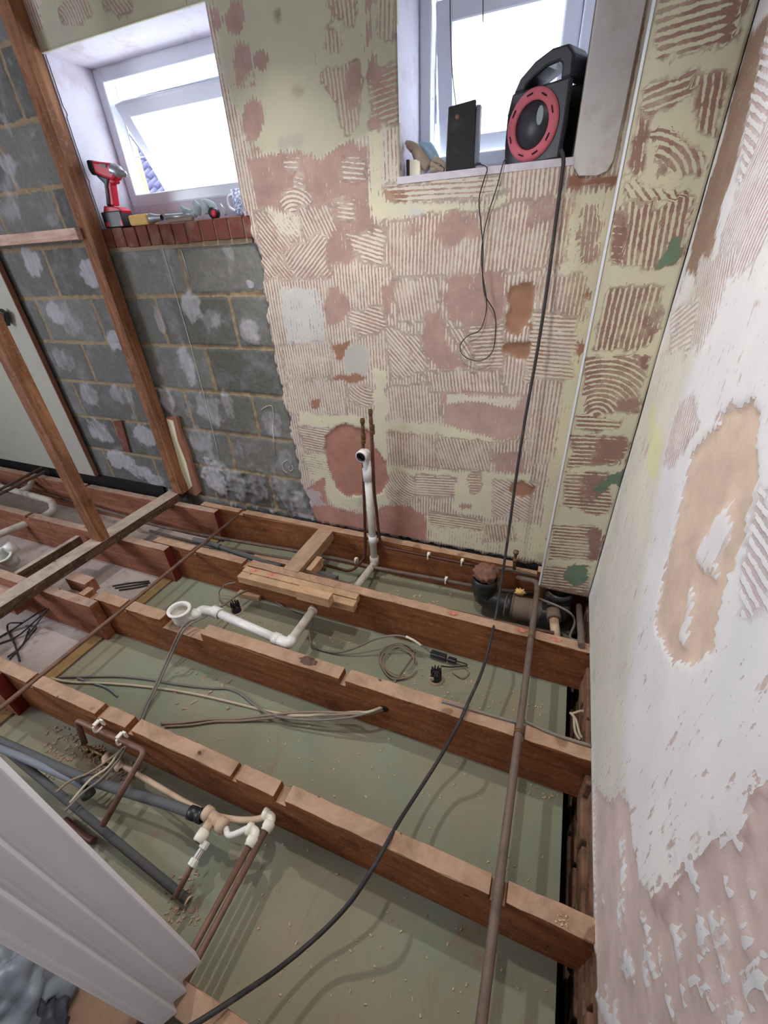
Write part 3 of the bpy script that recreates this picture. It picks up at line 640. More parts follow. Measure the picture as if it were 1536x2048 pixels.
P([(1400, 520), (1480, 490), (1440, 620), (1400, 700), (1375, 700)], .48, d=((1420, 520), (1390, 690)), under=srgb(186, 166, 162)); P([(1360, 800), (1385, 790), (1400, 850), (1340, 940), (1325, 930)], .6, d=((1375, 800), (1340, 930)))
P([(1340, 620), (1400, 600), (1380, 700), (1340, 700)], .42, d=((1340, 660), (1390, 620))); P([(1510, 985), (1545, 960), (1545, 1230), (1480, 1230), (1480, 1120)], .47, d=((1500, 1000), (1545, 1060)), under=srgb(190, 178, 180))
P([(1500, 790), (1512, 830), (1508, 950), (1480, 1080), (1440, 1180), (1422, 1290), (1382, 1328), (1335, 1312), (1310, 1250), (1318, 1190), (1335, 1100), (1375, 940), (1385, 900), (1425, 860), (1450, 815), (1480, 815)], 1.25, under=BEIGE, soft=.004, depth=.006)
P([(1440, 1015), (1460, 1000), (1455, 1060), (1425, 1160), (1400, 1140), (1385, 1100)], 0, paint=srgb(218, 216, 220)); P([(1375, 1180), (1385, 1200), (1365, 1290), (1355, 1270)], .1, paint=srgb(218, 216, 220))
P([(1300, 790), (1325, 890), (1310, 960), (1295, 940)], 0, paint=srgb(216, 214, 176), soft=.03)
low = [(1188, 1570), (1205, 1590), (1225, 1610), (1235, 1590), (1255, 1605), (1262, 1690), (1280, 1760), (1303, 1808), (1322, 1775), (1335, 1785), (1375, 1722), (1425, 1680), (1455, 1680), (1475, 1692), (1485, 1650), (1492, 1580), (1515, 1560), (1545, 1555), (1545, 2100), (1188, 2100)]
P(low, 1.05, under=srgb(204, 186, 182), soft=.004, depth=.004)
P([(1492, 1580), (1515, 1560), (1545, 1555), (1545, 1600), (1505, 1600), (1500, 1700), (1480, 1700)], 1.1, under=srgb(182, 160, 158)); P([(1303, 1808), (1335, 1785), (1375, 1722), (1425, 1680), (1420, 1710), (1350, 1790), (1310, 1840)], 1.1, under=srgb(186, 164, 160))
for (cx, cy, rx, ry) in ((1288, 1860, 9, 42), (1300, 1930, 10, 30), (1352, 1880, 7, 50), (1395, 1880, 10, 50), (1380, 1740, 12, 35), (1447, 1770, 6, 32), (1493, 1775, 8, 26), (1244, 1750, 6, 40), (1236, 1820, 5, 50), (1500, 1950, 30, 10), (1520, 1985, 8, 34), (1460, 2040, 26, 20), (1215, 2040, 18, 60), (1400, 1990, 7, 34), (1255, 1930, 8, 40), (1330, 1990, 5, 30), (1420, 1840, 4, 16), (1535, 1860, 10, 16), (1480, 1870, 5, 8), (1375, 1960, 12, 10), (1240, 1690, 8, 14)):
    sl = rng.uniform(-.25, .35) * ry; rx *= .8; P([(cx - rx - sl, cy - ry), (cx + rx * .5 - sl, cy - ry * .7), (cx + rx, cy - ry * .1), (cx + rx * .8 + sl * .5, cy + ry * .4), (cx + 2 + sl, cy + ry), (cx - rx * .6 + sl * .3, cy + ry * .3), (cx - rx * .8, cy - ry * .3)], 0, paint=srgb(216, 220, 226), soft=.004)
for _ in range(60):
    cx = rng.uniform(1200, 1536); cy = rng.uniform(1640, 2048); ry = rng.uniform(5, 26); rx = rng.uniform(1, 3.5)
    if cy > 1600 + 200 * (1 - abs(cx - 1303) / 110 if abs(cx - 1303) < 110 else 0): P([(cx - rx, cy - ry), (cx + rx, cy - ry * .3), (cx + 1 + rx, cy + ry), (cx - rx, cy + ry * .2)], 0, paint=srgb(214, 214, 220), soft=.004)
U, V = grid(lin(1.672, -1.72, .012), lin(-.004, 2.34, .010))
coat_mesh('plaster', [(U, V)], lambda U, V, D: np.stack([XR + D + (fbm(U, V, 4) - .5) * .003 + np.clip(.02 - V, 0, 1) * .0, U, V], 1), rc, wall_right, M['plaster_right'])

# ---- the rest of the shell
struct((lambda m: m.build('wall_left', M['white_generic']))(MB().box(-4.4, -4.2, -1.75, 1.69, -.45, 2.35)))
struct((lambda m: m.build('wall_near', M['white_generic']))(MB().box(-4.4, .45, -1.95, -1.75, -.45, 2.35)))
struct((lambda m: m.build('ceiling', M['white_generic']))(MB().box(-4.4, .45, -1.95, 2.04, 2.35, 2.45)))
m = MB(); m.box(-1.79, .222, -1.75, 1.655, ZF - .0125, ZF)
floor = struct(m.build('floor', M['floor'], origin=Vector((0, 0, ZF))))
m = MB(); m.box(-4.2, -1.802, -1.75, 1.655, ZF - .0125, ZF); m.build('dusty_board', M['floor_grey'], floor)
m = MB(); m.box(-4.4, .45, -1.9, 2.04, -.50, -.45); m.build('void_light_block', M['dark'], floor)  # slab added to keep out sky light from below, coloured as a dark void

# ---- windows
def window(n, x0, x1, z0, z1, yf, tl, bl_, sx1, bar=.045):
    root = empty('window_%d' % n, (x0, yf, z0), None, None); root['kind'] = 'structure'
    f = MB()
    f.box(x0, x0 + bar, yf, yf + .06, z0, z1); f.box(x1 - bar, x1, yf, yf + .06, z0, z1); f.box(x0 + bar, x1 - bar, yf, yf + .06, z0, z0 + bar); f.box(x0 + bar, x1 - bar, yf, yf + .06, z1 - bar, z1)
    f.build('frame', M['upvc'], root, bevel=.006)
    a = Vector(tl); b = Vector(bl_); u = (b - a); L = u.length; u.normalize(); X = Vector((1, 0, 0)); nrm = X.cross(u).normalized()
    if nrm.y < 0: nrm = -nrm
    w = sx1 - a.x; R = Matrix((X, nrm, -u)).transposed(); s = MB(); bw = .052; th = .045
    def bar_(p, q, cx): s.obox(a + X * ((p[0] + q[0]) / 2) + u * ((p[1] + q[1]) / 2), (abs(q[0] - p[0]), th, abs(q[1] - p[1])), R)
    bar_((0, 0), (bw, L), 0); bar_((w - bw, 0), (w, L), 0); bar_((bw, 0), (w - bw, bw), 0); bar_((bw, L - bw), (w - bw, L), 0)
    sash = s.build('sash', M['upvc'], root, bevel=.006)
    g = MB(); g.obox(a + X * (w / 2) + u * (L / 2), (w - 2 * bw + .01, .02, L - 2 * bw + .01), R); g.build('pane', M['glass'], sash)
    k = MB()
    for (px, pz) in ((x0 + bar - .006, z0 + .2),):
        k.tube([(px, yf + .02, z0 + .33), (px + .004, (yf + .02 + b.y) / 2 + .01, z0 + .20), (px + .004, b.y - .03, b.z + .09)], .005, 6, curve=False)
        k.tube([(px, yf + .02, z0 + .18), (px + .004, b.y - .08, b.z + .15)], .004, 6, curve=False)
    k.build('stay', M['steel'], root)
    return root
window(1, -2.05, -1.2, 1.502, WTOP, 1.885, (-1.992, 1.915, 1.872), (-1.992, 2.10, 1.555), -1.245)
window(2, -.595, -.062, 1.502, WTOP, 1.885, (-.545, 1.915, 1.925), (-.545, 1.99, 1.555), -.105, bar=.04)

# ================================================================== TIMBER
def joist_mesh(x0, x1, yf, yb, notches=(), zt=0.0, zb=ZF, y1f=None):
    """timber on edge along x, top cut by notches (xa, xb, depth[, front share])"""
    prof = [(x0, zb), (x1, zb), (x1, zt)]
    def run(xa, xb):
        k = max(1, int(abs(xa - xb) / .03)); return [(xa + (xb - xa) * i / k, zt + (rng.uniform(-.0012, .0008))) for i in range(1, k)]
    for xa, xb, d in sorted(notches, key=lambda n: -n[1]):
        prof += run(prof[-1][0], xb)
        if xb >= x1: prof[-1] = (x1, zt - d); prof += [(xa, zt - d), (xa, zt)]; continue
        prof += [(xb, zt), (xb - .001, zt - d), (xa + .001, zt - d), (xa, zt)]
    prof += run(prof[-1][0], x0); prof.append((x0, zt))
    m = MB(); n = len(prof); dy = (y1f - yf) if y1f is not None else 0
    f = lambda x: yf + dy * (x - x0) / (x1 - x0)
    a = [(x, f(x) + (rng.uniform(-.0005, .0022) if z > zt - .004 else 0), z) for x, z in prof]; b = [(x, f(x) + (yb - yf) - (rng.uniform(-.0005, .0022) if z > zt - .004 else 0), z) for x, z in prof]
    m.add(a + b, [list(range(n)), list(range(n, 2 * n))[::-1]] + [(i, n + i, n + (i + 1) % n, (i + 1) % n) for i in range(n)])
    return m
def nx(px, py, y=None): return onz(px, py, 0).x
LPX = (-1.632, -1.600)
def notch(pa, pb, d): a, b = nx(*pa), nx(*pb); return (min(a, b), max(a, b), d)
J1 = joist_mesh(-1.90, .32, .39, .436, [(LPX[0], LPX[1], .02), notch((197, 1420), (206, 1427), .022), notch((262, 1442), (273, 1448), .03), notch((461, 1552), (471, 1557), .02), notch((546, 1594), (568, 1604), .03), (.040, .078, .02)])
j = J1.build('floor_joist', M['joist'], bevel=.002); tag(j, 'orange brown floor joist nearest the camera, notched beside the white elbows', 'floor joist', 'floor joists')
J2 = joist_mesh(-1.90, .32, .791, .844, [(-1.86, -1.80, .03), (LPX[0], LPX[1], .02), (-1.40, -1.18, .045), notch((677, 1358), (689, 1363), .03), (.045, .075, .012)])
j2 = J2.build('floor_joist', M['joist'], bevel=.002); tag(j2, 'second floor joist from the camera, carrying the white waste trap in a notch', 'floor joist', 'floor joists')
m = MB(); a = onz(616, 1322, .0005); m.add([(a.x + .034 * math.cos(t / 9 * math.pi) * (1 + .2 * math.sin(t * 2.3)), .822 + .019 * math.sin(t / 9 * math.pi) * (1 + .15 * math.sin(t * 3.1)), .0016) for t in range(18)], [list(range(18))]); m.build('scorch_mark', M['scorch'], j2)
a = ony(768, 1418, .79); m = MB(); m.lathe((a.x, .7908, a.z), (0, -1, 0), [(.0, 0), (.016, 0.0), (.016, .0006), (0, .0006)], 16); m.build('hole_shade_disc', M['dark'], j2)  # flat dark disc painting the shade inside the cable hole
J3 = joist_mesh(-1.90, .32, 1.222, 1.268, [(LPX[0], LPX[1], .02), notch((487, 1124), (497, 1128), .02)], y1f=1.195)
j = J3.build('floor_joist', M['joist'], bevel=.002); tag(j, 'third floor joist, carrying the pale battens with red marks', 'floor joist', 'floor joists')
for px, py in ((905, 1231), (1042, 1264), (1112, 1284)):
    a = onz(px, py, .0); m = MB(); m.add([(a.x + .02 * math.cos(t / 7 * math.pi) * (1 + .3 * math.sin(t * 2.3)), a.y + .010 + .010 * math.sin(t / 7 * math.pi), .0014) for t in range(14)], [list(range(14))]); m.build('red_chalk_mark', M['red_chalk'], j)
J4 = joist_mesh(-1.92, .32, 1.606, 1.650, [(LPX[0], LPX[1], .015), (-.80, -.735, .02), (-.06, .05, .03)], y1f=1.600)
j = J4.build('floor_joist', M['joist'], bevel=.002); tag(j, 'back floor joist running against the plastered wall', 'floor joist', 'floor joists')
for (yf, yb, lab) in ((.345, .389, 'left floor joist with a red end lapped onto the nearest joist'), (.745, .789, 'left floor joist lapped in front of the second joist, under the black cables'), (1.172, 1.216, 'dusty left floor joist with a red end lapped onto the third joist'), (1.556, 1.600, 'dusty left floor joist with a red end lapped onto the back joist')):
    mb = joist_mesh(-4.15, -1.77, yf, yb, [(-2.9, -2.87, .02)])
    o = mb.build('floor_joist', M['joist_dusty'], bevel=.002); tag(o, lab, 'floor joist', 'lapped left floor joists')
    m = MB(); m.box(-1.7695, -1.7675, yf + .001, yb - .001, ZF + .001, -.001); m.build('end_grain', M['red_paint'] if yf != .745 else M['joist'], o); 
m = joist_mesh(-1.1, .32, -.02, .03, []); o = m.build('floor_joist', M['joist'], bevel=.002); tag(o, 'floor joist below the foot of the white ribbed panel', 'floor joist', 'floor joists')
m = MB(); m.box(-2.07, -1.93, .846, .90, -.07, .0); tag(m.build('timber_offcut', M['joist_dusty'], bevel=.002), 'short timber offcut packed behind the second joist beside the wall plate', 'timber block')
# flush batten between the ceiling boards
m = MB(); m.box(-1.885, -1.802, -.9, 1.60, ZF - .004, ZF + .005); tag(m.build('ceiling_batten', M['strip'], bevel=.001), 'pale flat batten lying along the edge of the green boards', 'batten')
# partition plate and studs
m = MB(); m.box(-2.170, -2.078, -.6, 1.672, .0, .050); tag(m.build('sole_plate', M['plate'], bevel=.002), 'long grey weathered sole plate laid across the joists', 'timber plate')
def stud(x0, x1, y0, y1, z0, z1, label):
    m = MB(); m.box(x0, x1, y0, y1, z0, z1); o = m.build('wall_stud', M['stud'], bevel=.002); tag(o, label, 'stud', 'partition studs'); return o
stud(-2.112, -2.045, 1.610, 1.672, .050, 2.33, 'rough timber stud against the blockwork beside the left window')
stud(-2.150, -2.080, 1.078, 1.130, .050, 2.33, 'rough timber stud standing free in the middle of the sole plate')
m = MB(); m.box(-3.3, -2.10, 1.585, 1.645, 1.376, 1.420); tag(m.build('stud_nogging', M['nogging'], bevel=.002), 'pale pinkish nogging running left from the window side stud', 'nogging')
# leaning dusty board at left
m = MB(); m.box(-4.15, -2.875, 1.650, 1.672, .035, 2.3); bo = m.build('wall_board', M['board_grey'], bevel=.002); tag(bo, 'dusty pale plasterboard sheet fixed to the blockwork at far left', 'plasterboard')
m = MB(); m.box(-2.8755, -2.868, 1.648, 1.674, .035, 2.3); m.build('cut_edge', M['board_edge'], bo)
m = MB(); a = ony(8, 635, 1.62); m.obox(a, (.05, .03, .08), Euler((0, .5, 0)).to_matrix()); tag(m.build('junction_box', M['black_plastic'], bevel=.006), 'small dark bracket fixed on the dusty board at the left edge', 'bracket')
# dark box on the wall face, painting the shade of the gap under the blockwork
m = MB(); m.box(-4.1, -2.28, 1.672, 1.689, -.10, .028); m.build('slot_shade_box', M['dark'], wall_far)
# torn strip of board by the stud
q = [(331, 836), (352, 834), (362, 872), (376, 905), (388, 950), (400, 985), (392, 992), (378, 985), (360, 940), (345, 890)]
m = MB(); m.prism([ony(px, py, 1.662) for px, py in q], (0, .02, 0)); ts = m.build('board_strip', M['board_edge']); tag(ts, 'torn strip of cream plasterboard stuck beside the foot of the stud', 'plasterboard strip')
q2 = [(333, 838), (346, 842), (356, 885), (372, 925), (384, 972), (378, 980), (362, 940), (347, 888)]
m = MB(); m.prism([ony(px, py, 1.660) for px, py in q2], (0, .002, 0)); m.build('cream_face', M['cream_board'], ts)
# noggin between third and back joist, battens and block
m = MB(); m.box(-1.085, -.998, 1.246, 1.603, -.055, .003); tag(m.build('joist_noggin', M['wood_y'], bevel=.002), 'pale timber noggin bridging the third and back joists', 'noggin')
m = MB(); m.box(-.985, -.955, 1.29, 1.40, -.07, -.012); tag(m.build('timber_block', M['pale'], bevel=.002), 'small orange timber block beside the noggin', 'timber block')
m = MB(); m.box(-1.262, -.655, 1.128, 1.166, -.036, .002); tag(m.build('timber_batten', M['pale'], bevel=.002), 'pale batten nailed along the front of the third joist', 'batten', 'pale battens')
m = MB(); m.box(-1.262, -.66, 1.168, 1.203, -.030, .006); bt_ = m.build('timber_batten', M['pale'], bevel=.002); tag(bt_, 'pale batten with red marks squeezed between front batten and third joist', 'batten', 'pale battens')
for px, py in ((514, 1134), (548, 1143)):
    a = onz(px, py, .007); m = MB(); m.prism([(a.x - .022, 1.172, .0062), (a.x + .012, 1.172, .0062), (a.x + .022, 1.2, .0062), (a.x - .010, 1.2, .0062)], (0, 0, .0008)); m.build('red_chalk_mark', M['red_chalk'], bt_)
a = ony(590, 1185, 1.085); b = ony(656, 1197, 1.085)
m = MB(); m.box(a.x, b.x, 1.085, 1.126, (a.z + b.z) / 2 - .047, (a.z + b.z) / 2 + .002); blk = m.build('timber_block', M['pale'], bevel=.002); tag(blk, 'short pale block nailed over the open end of the white waste pipe', 'timber block')
a = onz(500, 1190, -.2); m = MB(); m.obox((a.x, a.y, -.2), (.13, .035, .026), Euler((0, 0, .05)).to_matrix()); m.obox((a.x - .03, a.y + .04, -.202), (.1, .03, .022), Euler((0, 0, -.1)).to_matrix()); tag(m.build('timber_offcut', M['pale'], bevel=.002), 'pale offcut lying on the green board below the battens', 'timber offcut')
a = onz(160, 1072, -.02)
m = MB(); m.box(a.x - .03, a.x, .79, a.y, -.075, -.02); tag(m.build('timber_strip', M['plate'], bevel=.002), 'thin weathered strip bridging two joists left of the sole plate', 'timber strip')
a = onz(30, 1160, -.06); m = MB(); m.box(-3.2, -2.22, .66, .79, -.12, -.06); tag(m.build('timber_offcut', M['joist_dusty'], bevel=.003), 'scuffed pink timber piece left of the sole plate at the image edge', 'timber offcut')

# ================================================================== PIPES
def single(name, pts, r, mat, label, cat, group=None, seg=10, curve=True, parent=None, sub=4, radii=None):
    m = MB(); m.tube(pts, r, seg, curve=curve, sub=sub, radii=radii); o = m.build(name, M[mat], parent)
    if parent is None: tag(o, label, cat, group)
    return o
def bend(pts, rad=.02):
    """round the corners of a stiff pipe run"""
    P = [Vector(p) for p in pts]; out = [P[0]]
    for i in range(1, len(P) - 1):
        a = (P[i - 1] - P[i]); b = (P[i + 1] - P[i]); r = min(rad, a.length * .45, b.length * .45); a.normalize(); b.normalize()
        p0 = P[i] + a * r; p2 = P[i] + b * r
        for t in (0, .25, .5, .75, 1): out.append(p0 * (1 - t) ** 2 + P[i] * 2 * t * (1 - t) + p2 * t * t)
    out.append(P[-1]); return out
# the two pipes laid across the joist tops
PXR = .058
rp = MB(); rp.tube(bend([(-.035, 1.545, -.012), (.052, 1.53, .0), (PXR, 1.47, .004), (PXR, 1.2, .012), (PXR, .80, .013), (PXR, .41, .000), (PXR + .002, -.7, .004)], .02), .0115, 12, curve=False)
rpo = rp.build('copper_pipe', M['copper_grey']); tag(rpo, 'tarnished copper pipe crossing all joist tops near the right wall', 'pipe', 'copper pipes')
for y in (1.185, .80):
    m = MB(); m.lathe((PXR, y, .013), (0, 1, 0), [(.0118, -.004), (.0145, -.004), (.0145, .004), (.0118, .004)], 12); m.build('pipe_clip', M['brass'], rpo)
m = MB(); m.tube([(-1.616, 1.58, -.005), (-1.616, 1.23, -.005), (-1.616, .81, -.006), (-1.616, .41, -.006), (-1.616, -.3, -.004)], .0085, 10, curve=False)
tag(m.build('copper_pipe', M['copper']), 'long thin copper pipe notched into the joists left of the waste trap', 'pipe', 'copper pipes')
# waste riser on the wall
YR = 1.578
top = ony(738, 905, YR); bot = ony(743, 1112, YR); out = onz(712, 1176, -.085)
XW = (top.x + bot.x) / 2
root = empty('waste_pipe', (XW, YR, bot.z - .05), 'white plastic waste pipe rising up the wall with an open elbow on top', 'waste pipe')
m = MB(); m.tube([(XW, YR, top.z - .02), (XW, YR, bot.z)], .0185, 18, curve=False); m.build('riser', M['pvc'], root)
m = MB(); m.lathe((XW, YR, top.z - .11), (0, 0, 1), [(.0185, -.035), (.023, -.034), (.023, .03), (.0185, .031)], 20); m.build('collar', M['pvc'], root); m = MB(); m.lathe((XW, YR, .02), (0, 0, 1), [(.0185, -.025), (.022, -.024), (.022, .02), (.0185, .021)], 20); m.build('collar', M['pvc'], root)
d = Vector((-.10, -.92, -.1)).normalized(); e0 = Vector((XW, YR, top.z))
m = MB(); m.tube(bend([(XW, YR, top.z - .03), tuple(e0), tuple(e0 + d * .03)], .02), .021, 18, curve=False, cap=False); m.lathe(e0 + d * .025, d, [(.021, -.01), (.0265, -.01), (.0275, .02), (.0265, .022), (.022, .022), (.020, .0), (.0, -.01)], 24); m.build('elbow', M['pvc'], root)
m = MB(); m.lathe(e0 + d * .025, d, [(.0222, .0225), (.0222, .023), (.0195, .023), (.0195, .0)], 24); m.lathe(e0 + d * .02, d, [(.014, .014), (0, .014)], 20); m.build('rubber_seal', M['black_plastic'], root)
m = MB(); m.tube(bend([(XW, YR, bot.z), (XW, YR, bot.z - .045), tuple(out), tuple(out + (out - Vector((XW, YR, bot.z - .045))) * .3)], .03), .0185, 18, curve=False); m.lathe((XW, YR, bot.z - .02), (0, 0, 1), [(.0185, -.03), (.024, -.028), (.024, .02), (.0185, .021)], 20); m.build('lower_bend', M['pvc_grey'], root)
# copper tails either side of it
pts = [ony(725, 838, YR), ony(728, 980, YR), ony(731, 1092, YR), ony(728, 1116, YR - .01), onz(708, 1139, -.10), onz(694, 1142, -.105), onz(652, 1130, -.11)]
cl = empty('copper_tail', pts[2], 'left copper tail with brass fitting rising behind the waste pipe', 'pipe', 'copper tails')
single('pipe', bend(pts[:4], .01)[:-1] + bend(pts[3:], .02), .0075, 'copper_dark', '', '', curve=False, parent=cl)
m = MB()
for px, py, r in ((725, 842, .011), (726, 858, .009), (727, 872, .012), (727, 882, .011)): a = ony(px, py, YR); m.lathe(a, (0, 0, 1), [(.007, -.011), (r, -.010), (r + .001, 0), (r, .010), (.007, .011)], 6, smooth=False)
m.build('fitting', M['brass'], cl)
pts = [ony(741, 822, YR), ony(748, 980, YR), ony(759, 1078, YR), ony(768, 1095, YR), ony(855, 1112, YR + .004), ony(924, 1126, YR + .004), ony(960, 1132, YR + .004)]
cl = empty('copper_tail', pts[2], 'right copper tail turning along the back joist under white clips', 'pipe', 'copper tails')
single('pipe', bend(pts, .02), .0075, 'copper_dark', '', '', curve=False, parent=cl)
m = MB()
for px, py, r in ((741, 824, .010), (742, 842, .009), (744, 854, .012), (745, 864, .011)): a = ony(px, py, YR); m.lathe(a, (0, 0, 1), [(.007, -.011), (r, -.010), (r + .001, 0), (r, .010), (.007, .011)], 6, smooth=False)
m.build('fitting', M['brass'], cl)
def clip(px, py, y=None, z=None, parent=None, label='', grp='white pipe clips', s=.011, n=(0, -1, 0)):
    a = ony(px, py, y) if y is not None else onz(px, py, z)
    m = MB(); n = Vector(n)
    m.tube([a + n * s + Vector((0, 0, s * 1.1)), a + n * s * 1.3, a + n * s + Vector((0, 0, -s * 1.1)), a - n * s * .6 + Vector((0, 0, -s * 1.2))], .0035, 6); m.obox(a + Vector((0, 0, s * 1.35)), (.012, .020, .006), Matrix.Identity(3)); m.obox(a - n * s * 1.1, (.014, .006, .026), Matrix.Identity(3))
    return m.build('pipe_clip', M['pushfit'], parent)
clip(857, 1112, y=YR, parent=cl); clip(924, 1125, y=YR, parent=cl)
# long pipes in the back bay
zb = -.12
pts = [onz(px, py, zb) for px, py in ((110, 993), (182, 1013), (293, 1045), (391, 1068), (600, 1103), (714, 1127), (753, 1136), (889, 1161), (953, 1173), (1000, 1180), (1078, 1189))]
gp = empty('heating_pipe', pts[4], 'long dusty grey pipe running along the back bay by the wall', 'pipe', 'back bay pipes'); single('pipe', pts, .010, 'copper_grey', '', '', parent=gp, sub=2)
clip(892, 1161, z=zb + .004, parent=gp); clip(712, 1122, z=zb + .01, parent=gp)
pts = [onz(px, py, -.15) for px, py in ((300, 1062), (393, 1086), (470, 1099), (540, 1112), (640, 1128))]
single('heating_pipe', pts, .009, 'copper_grey', 'second dusty pipe just in front of the long back bay pipe', 'pipe', 'back bay pipes', sub=2)
m = MB(); m.tube([onz(611, 1144, -.03), onz(714, 1175, -.03), onz(889, 1219, -.03), onz(1060, 1258, -.03), onz(1108, 1267, -.03)], .0085, 8, curve=False)
tag(m.build('heating_pipe', M['copper']), 'reddish copper pipe tucked behind the third joist', 'pipe', 'back bay pipes')
m = MB(); m.tube([onz(640, 1148, -.08), onz(674, 1158, -.08)], .017, 14, curve=False); tag(m.build('pipe_sleeve', M['insul']), 'short dark rubber sleeve behind the pale battens', 'pipe sleeve')
m = MB(); m.tube([onz(640, 1148, -.085), onz(652, 1130, -.10)], .008, 8, curve=False); m.lathe(onz(648, 1136, -.09), (0, 0, 1), [(.009, -.014), (.012, -.012), (.012, .012), (.009, .014)], 8); tag(m.build('pipe_tee', M['brass']), 'small brass tee linking sleeve and left copper tail', 'pipe fitting')
m = MB(); m.tube([onz(388, 1080, -.03), onz(415, 1086, -.03), onz(440, 1094, -.04)], .016, 14); m.tube([onz(440, 1094, -.04), onz(478, 1108, -.07), onz(520, 1122, -.1), onz(562, 1132, -.12)], .011, 10)
tag(m.build('pipe_sleeve', M['insul']), 'grey foam sleeve lying behind the third joist near the long copper pipe', 'pipe sleeve')
m = MB(); a = onz(545, 1112, -.14); m.box(a.x - .12, a.x + .12, a.y - .03, a.y + .02, -.17, -.15); tag(m.build('timber_offcut', M['joist'], bevel=.002), 'thin reddish offcut under the back bay pipes', 'timber offcut')
for k, (a0, b0_) in enumerate((((400, 1092), (565, 1136)), ((420, 1100), (560, 1142)))):
    p = onz(*a0, -.15); q = onz(*b0_, -.16); mid = (p + q) / 2 + Vector((0, .015 - .03 * k, .02))
    single('cable', [p, mid, q], .006, 'brown_cable' if k else 'grey_cable', ['upper', 'lower'][k] + ' dusty cable of the pair beside the foam sleeve in the back bay', 'cable', 'back bay cables')
# valve stub near the corner
m = MB(); y = 1.55; a = ony(1028, 1140, y)
vv = empty('valve_pipe', a, 'brass stub with red topped valve standing by the back joist near the corner', 'pipe')
m.tube(bend([ony(985, 1136, y), a, ony(1074, 1153, y)], .01), .0085, 10, curve=False); m.build('pipe', M['copper_grey'], vv)
m = MB(); m.tube([a, ony(1029, 1118, y)], .007, 8, curve=False); b = ony(1030, 1122, y); m.lathe(b, (0, 0, 1), [(.007, -.006), (.010, -.005), (.010, .006), (.006, .012), (0, .013)], 8); m.build('fitting', M['brass'], vv)
m = MB(); a = ony(1032, 1106, 1.60); m.lathe(a, (0, 0, 1), [(.007, -.025), (.007, -.004), (.012, -.003), (.012, .010), (.0, .012)], 10); m.build('valve_cap', M['copper'], vv)
# soil pipe
zs_ = -.122; c0 = onz(970, 1160, -.02)
sp = empty('soil_pipe', (c0.x, c0.y, zs_), 'black soil pipe bend joined to the stack in the far right corner', 'soil pipe')
m = MB(); m.tube(bend([(c0.x, c0.y, -.03), (c0.x, c0.y, zs_), (c0.x + .12, c0.y - .01, zs_ - .012), (-.05, 1.485, zs_ - .012)], .085), .050, 26, curve=False)
m.lathe((c0.x, c0.y, -.015), (0, 0, 1), [(.050, -.045), (.0565, -.043), (.0565, .012), (.052, .014), (.049, .01), (.047, -.03)], 28); m.build('bend', M['black_soil'], sp)
m = MB(); m.lathe((-.035, 1.484, zs_ - .012), (1, -.02, 0), [(.050, -.03), (.053, -.03), (.053, -.012), (.058, -.010), (.058, .004), (.053, .006), (.055, .012), (.055, .075), (.053, .08), (.056, .085), (.056, .10), (.052, .105), (.052, .14)], 28); m.build('connector', M['soil_dusty'], sp)
m = MB(); m.lathe((-.055, 1.4845, zs_ - .012), (1, -.02, 0), [(.052, -.006), (.0585, -.005), (.0585, .018), (.052, .02)], 28); m.build('seal_ring', M['black_plastic'], sp)
m = MB(); m.tube([(.08, 1.482, zs_ - .012), (.16, 1.48, zs_ - .012)], .054, 26, curve=False); m.tube([(.15, 1.575, -.44), (.15, 1.575, -.012)], .056, 28, curve=False); m.lathe((.15, 1.53, -.03), (0, 0, 1), [(.05, -.02), (.062, -.018), (.062, .012), (.05, .014)], 28); m.obox((.155, 1.52, zs_), (.10, .10, .12), Matrix.Identity(3)); m.build('branch', M['black_soil'], sp, bevel=.02)
a = onz(1108, 1240, -.06); b = onz(1112, 1278, -.07)
m = MB(); m.tube([a, b], .0185, 18, curve=False); m.build('boss_pipe', M['cream_pipe'], sp); m = MB(); m.tube([a + (a - b) * .5, a], .028, 20, curve=False); m.build('boss_socket', M['soil_dusty'], sp)
# rag stuffed in the open bend
def blob(c, rx, ry, rz, amp, fr, seg=28, rings=18, seed=0.0):
    from mathutils import noise
    c = Vector(c); vs = []; fs = []
    for i in range(rings + 1):
        t = math.pi * i / rings
        for k in range(seg):
            p = 2 * math.pi * k / seg; d = Vector((math.sin(t) * math.cos(p), math.sin(t) * math.sin(p), math.cos(t)))
            n = 1 + amp * (abs(noise.noise(d * fr + Vector((seed, 0, 0)))) * 2 - .5) + amp * .5 * noise.noise(d * fr * 2.6 + Vector((seed, 3, 0)))
            vs.append(c + Vector((d.x * rx, d.y * ry, d.z * rz)) * n)
    for i in range(rings):
        for k in range(seg): fs.append((i * seg + k, i * seg + (k + 1) % seg, (i + 1) * seg + (k + 1) % seg, (i + 1) * seg + k))
    m = MB(); m.add(vs, fs, True); return m
tag(blob((c0.x, c0.y, .022), .054, .054, .040, .26, 2.2).build('rag', M['rag']), 'crumpled brown rag stuffed into the open soil bend', 'rag')
a = onz(1040, 1184, -.06); tag(blob(a, .022, .014, .014, .6, 3, 14, 10, 4).build('cloth_scrap', M['sponge']), 'small yellow scrap sitting on the soil pipe', 'cloth scrap')
m = MB(); a = onx(1158, 1212, .232); b = onx(1163, 1292, .232); m.tube([a, b], .0125, 12, curve=False); tag(m.build('copper_pipe', M['copper_grey']), 'short grey pipe between the stack and the right wall', 'pipe', 'copper pipes')
single('cable', [(PXR, 1.42, .01), onz(1085, 1200, -.02), onz(1115, 1212, -.03), onz(1140, 1226, -.04), onz(1150, 1245, -.08), onz(1140, 1275, -.12), onz(1165, 1282, -.1)], .005, 'grey_cable', 'grey green cable looping over the soil stack', 'cable')
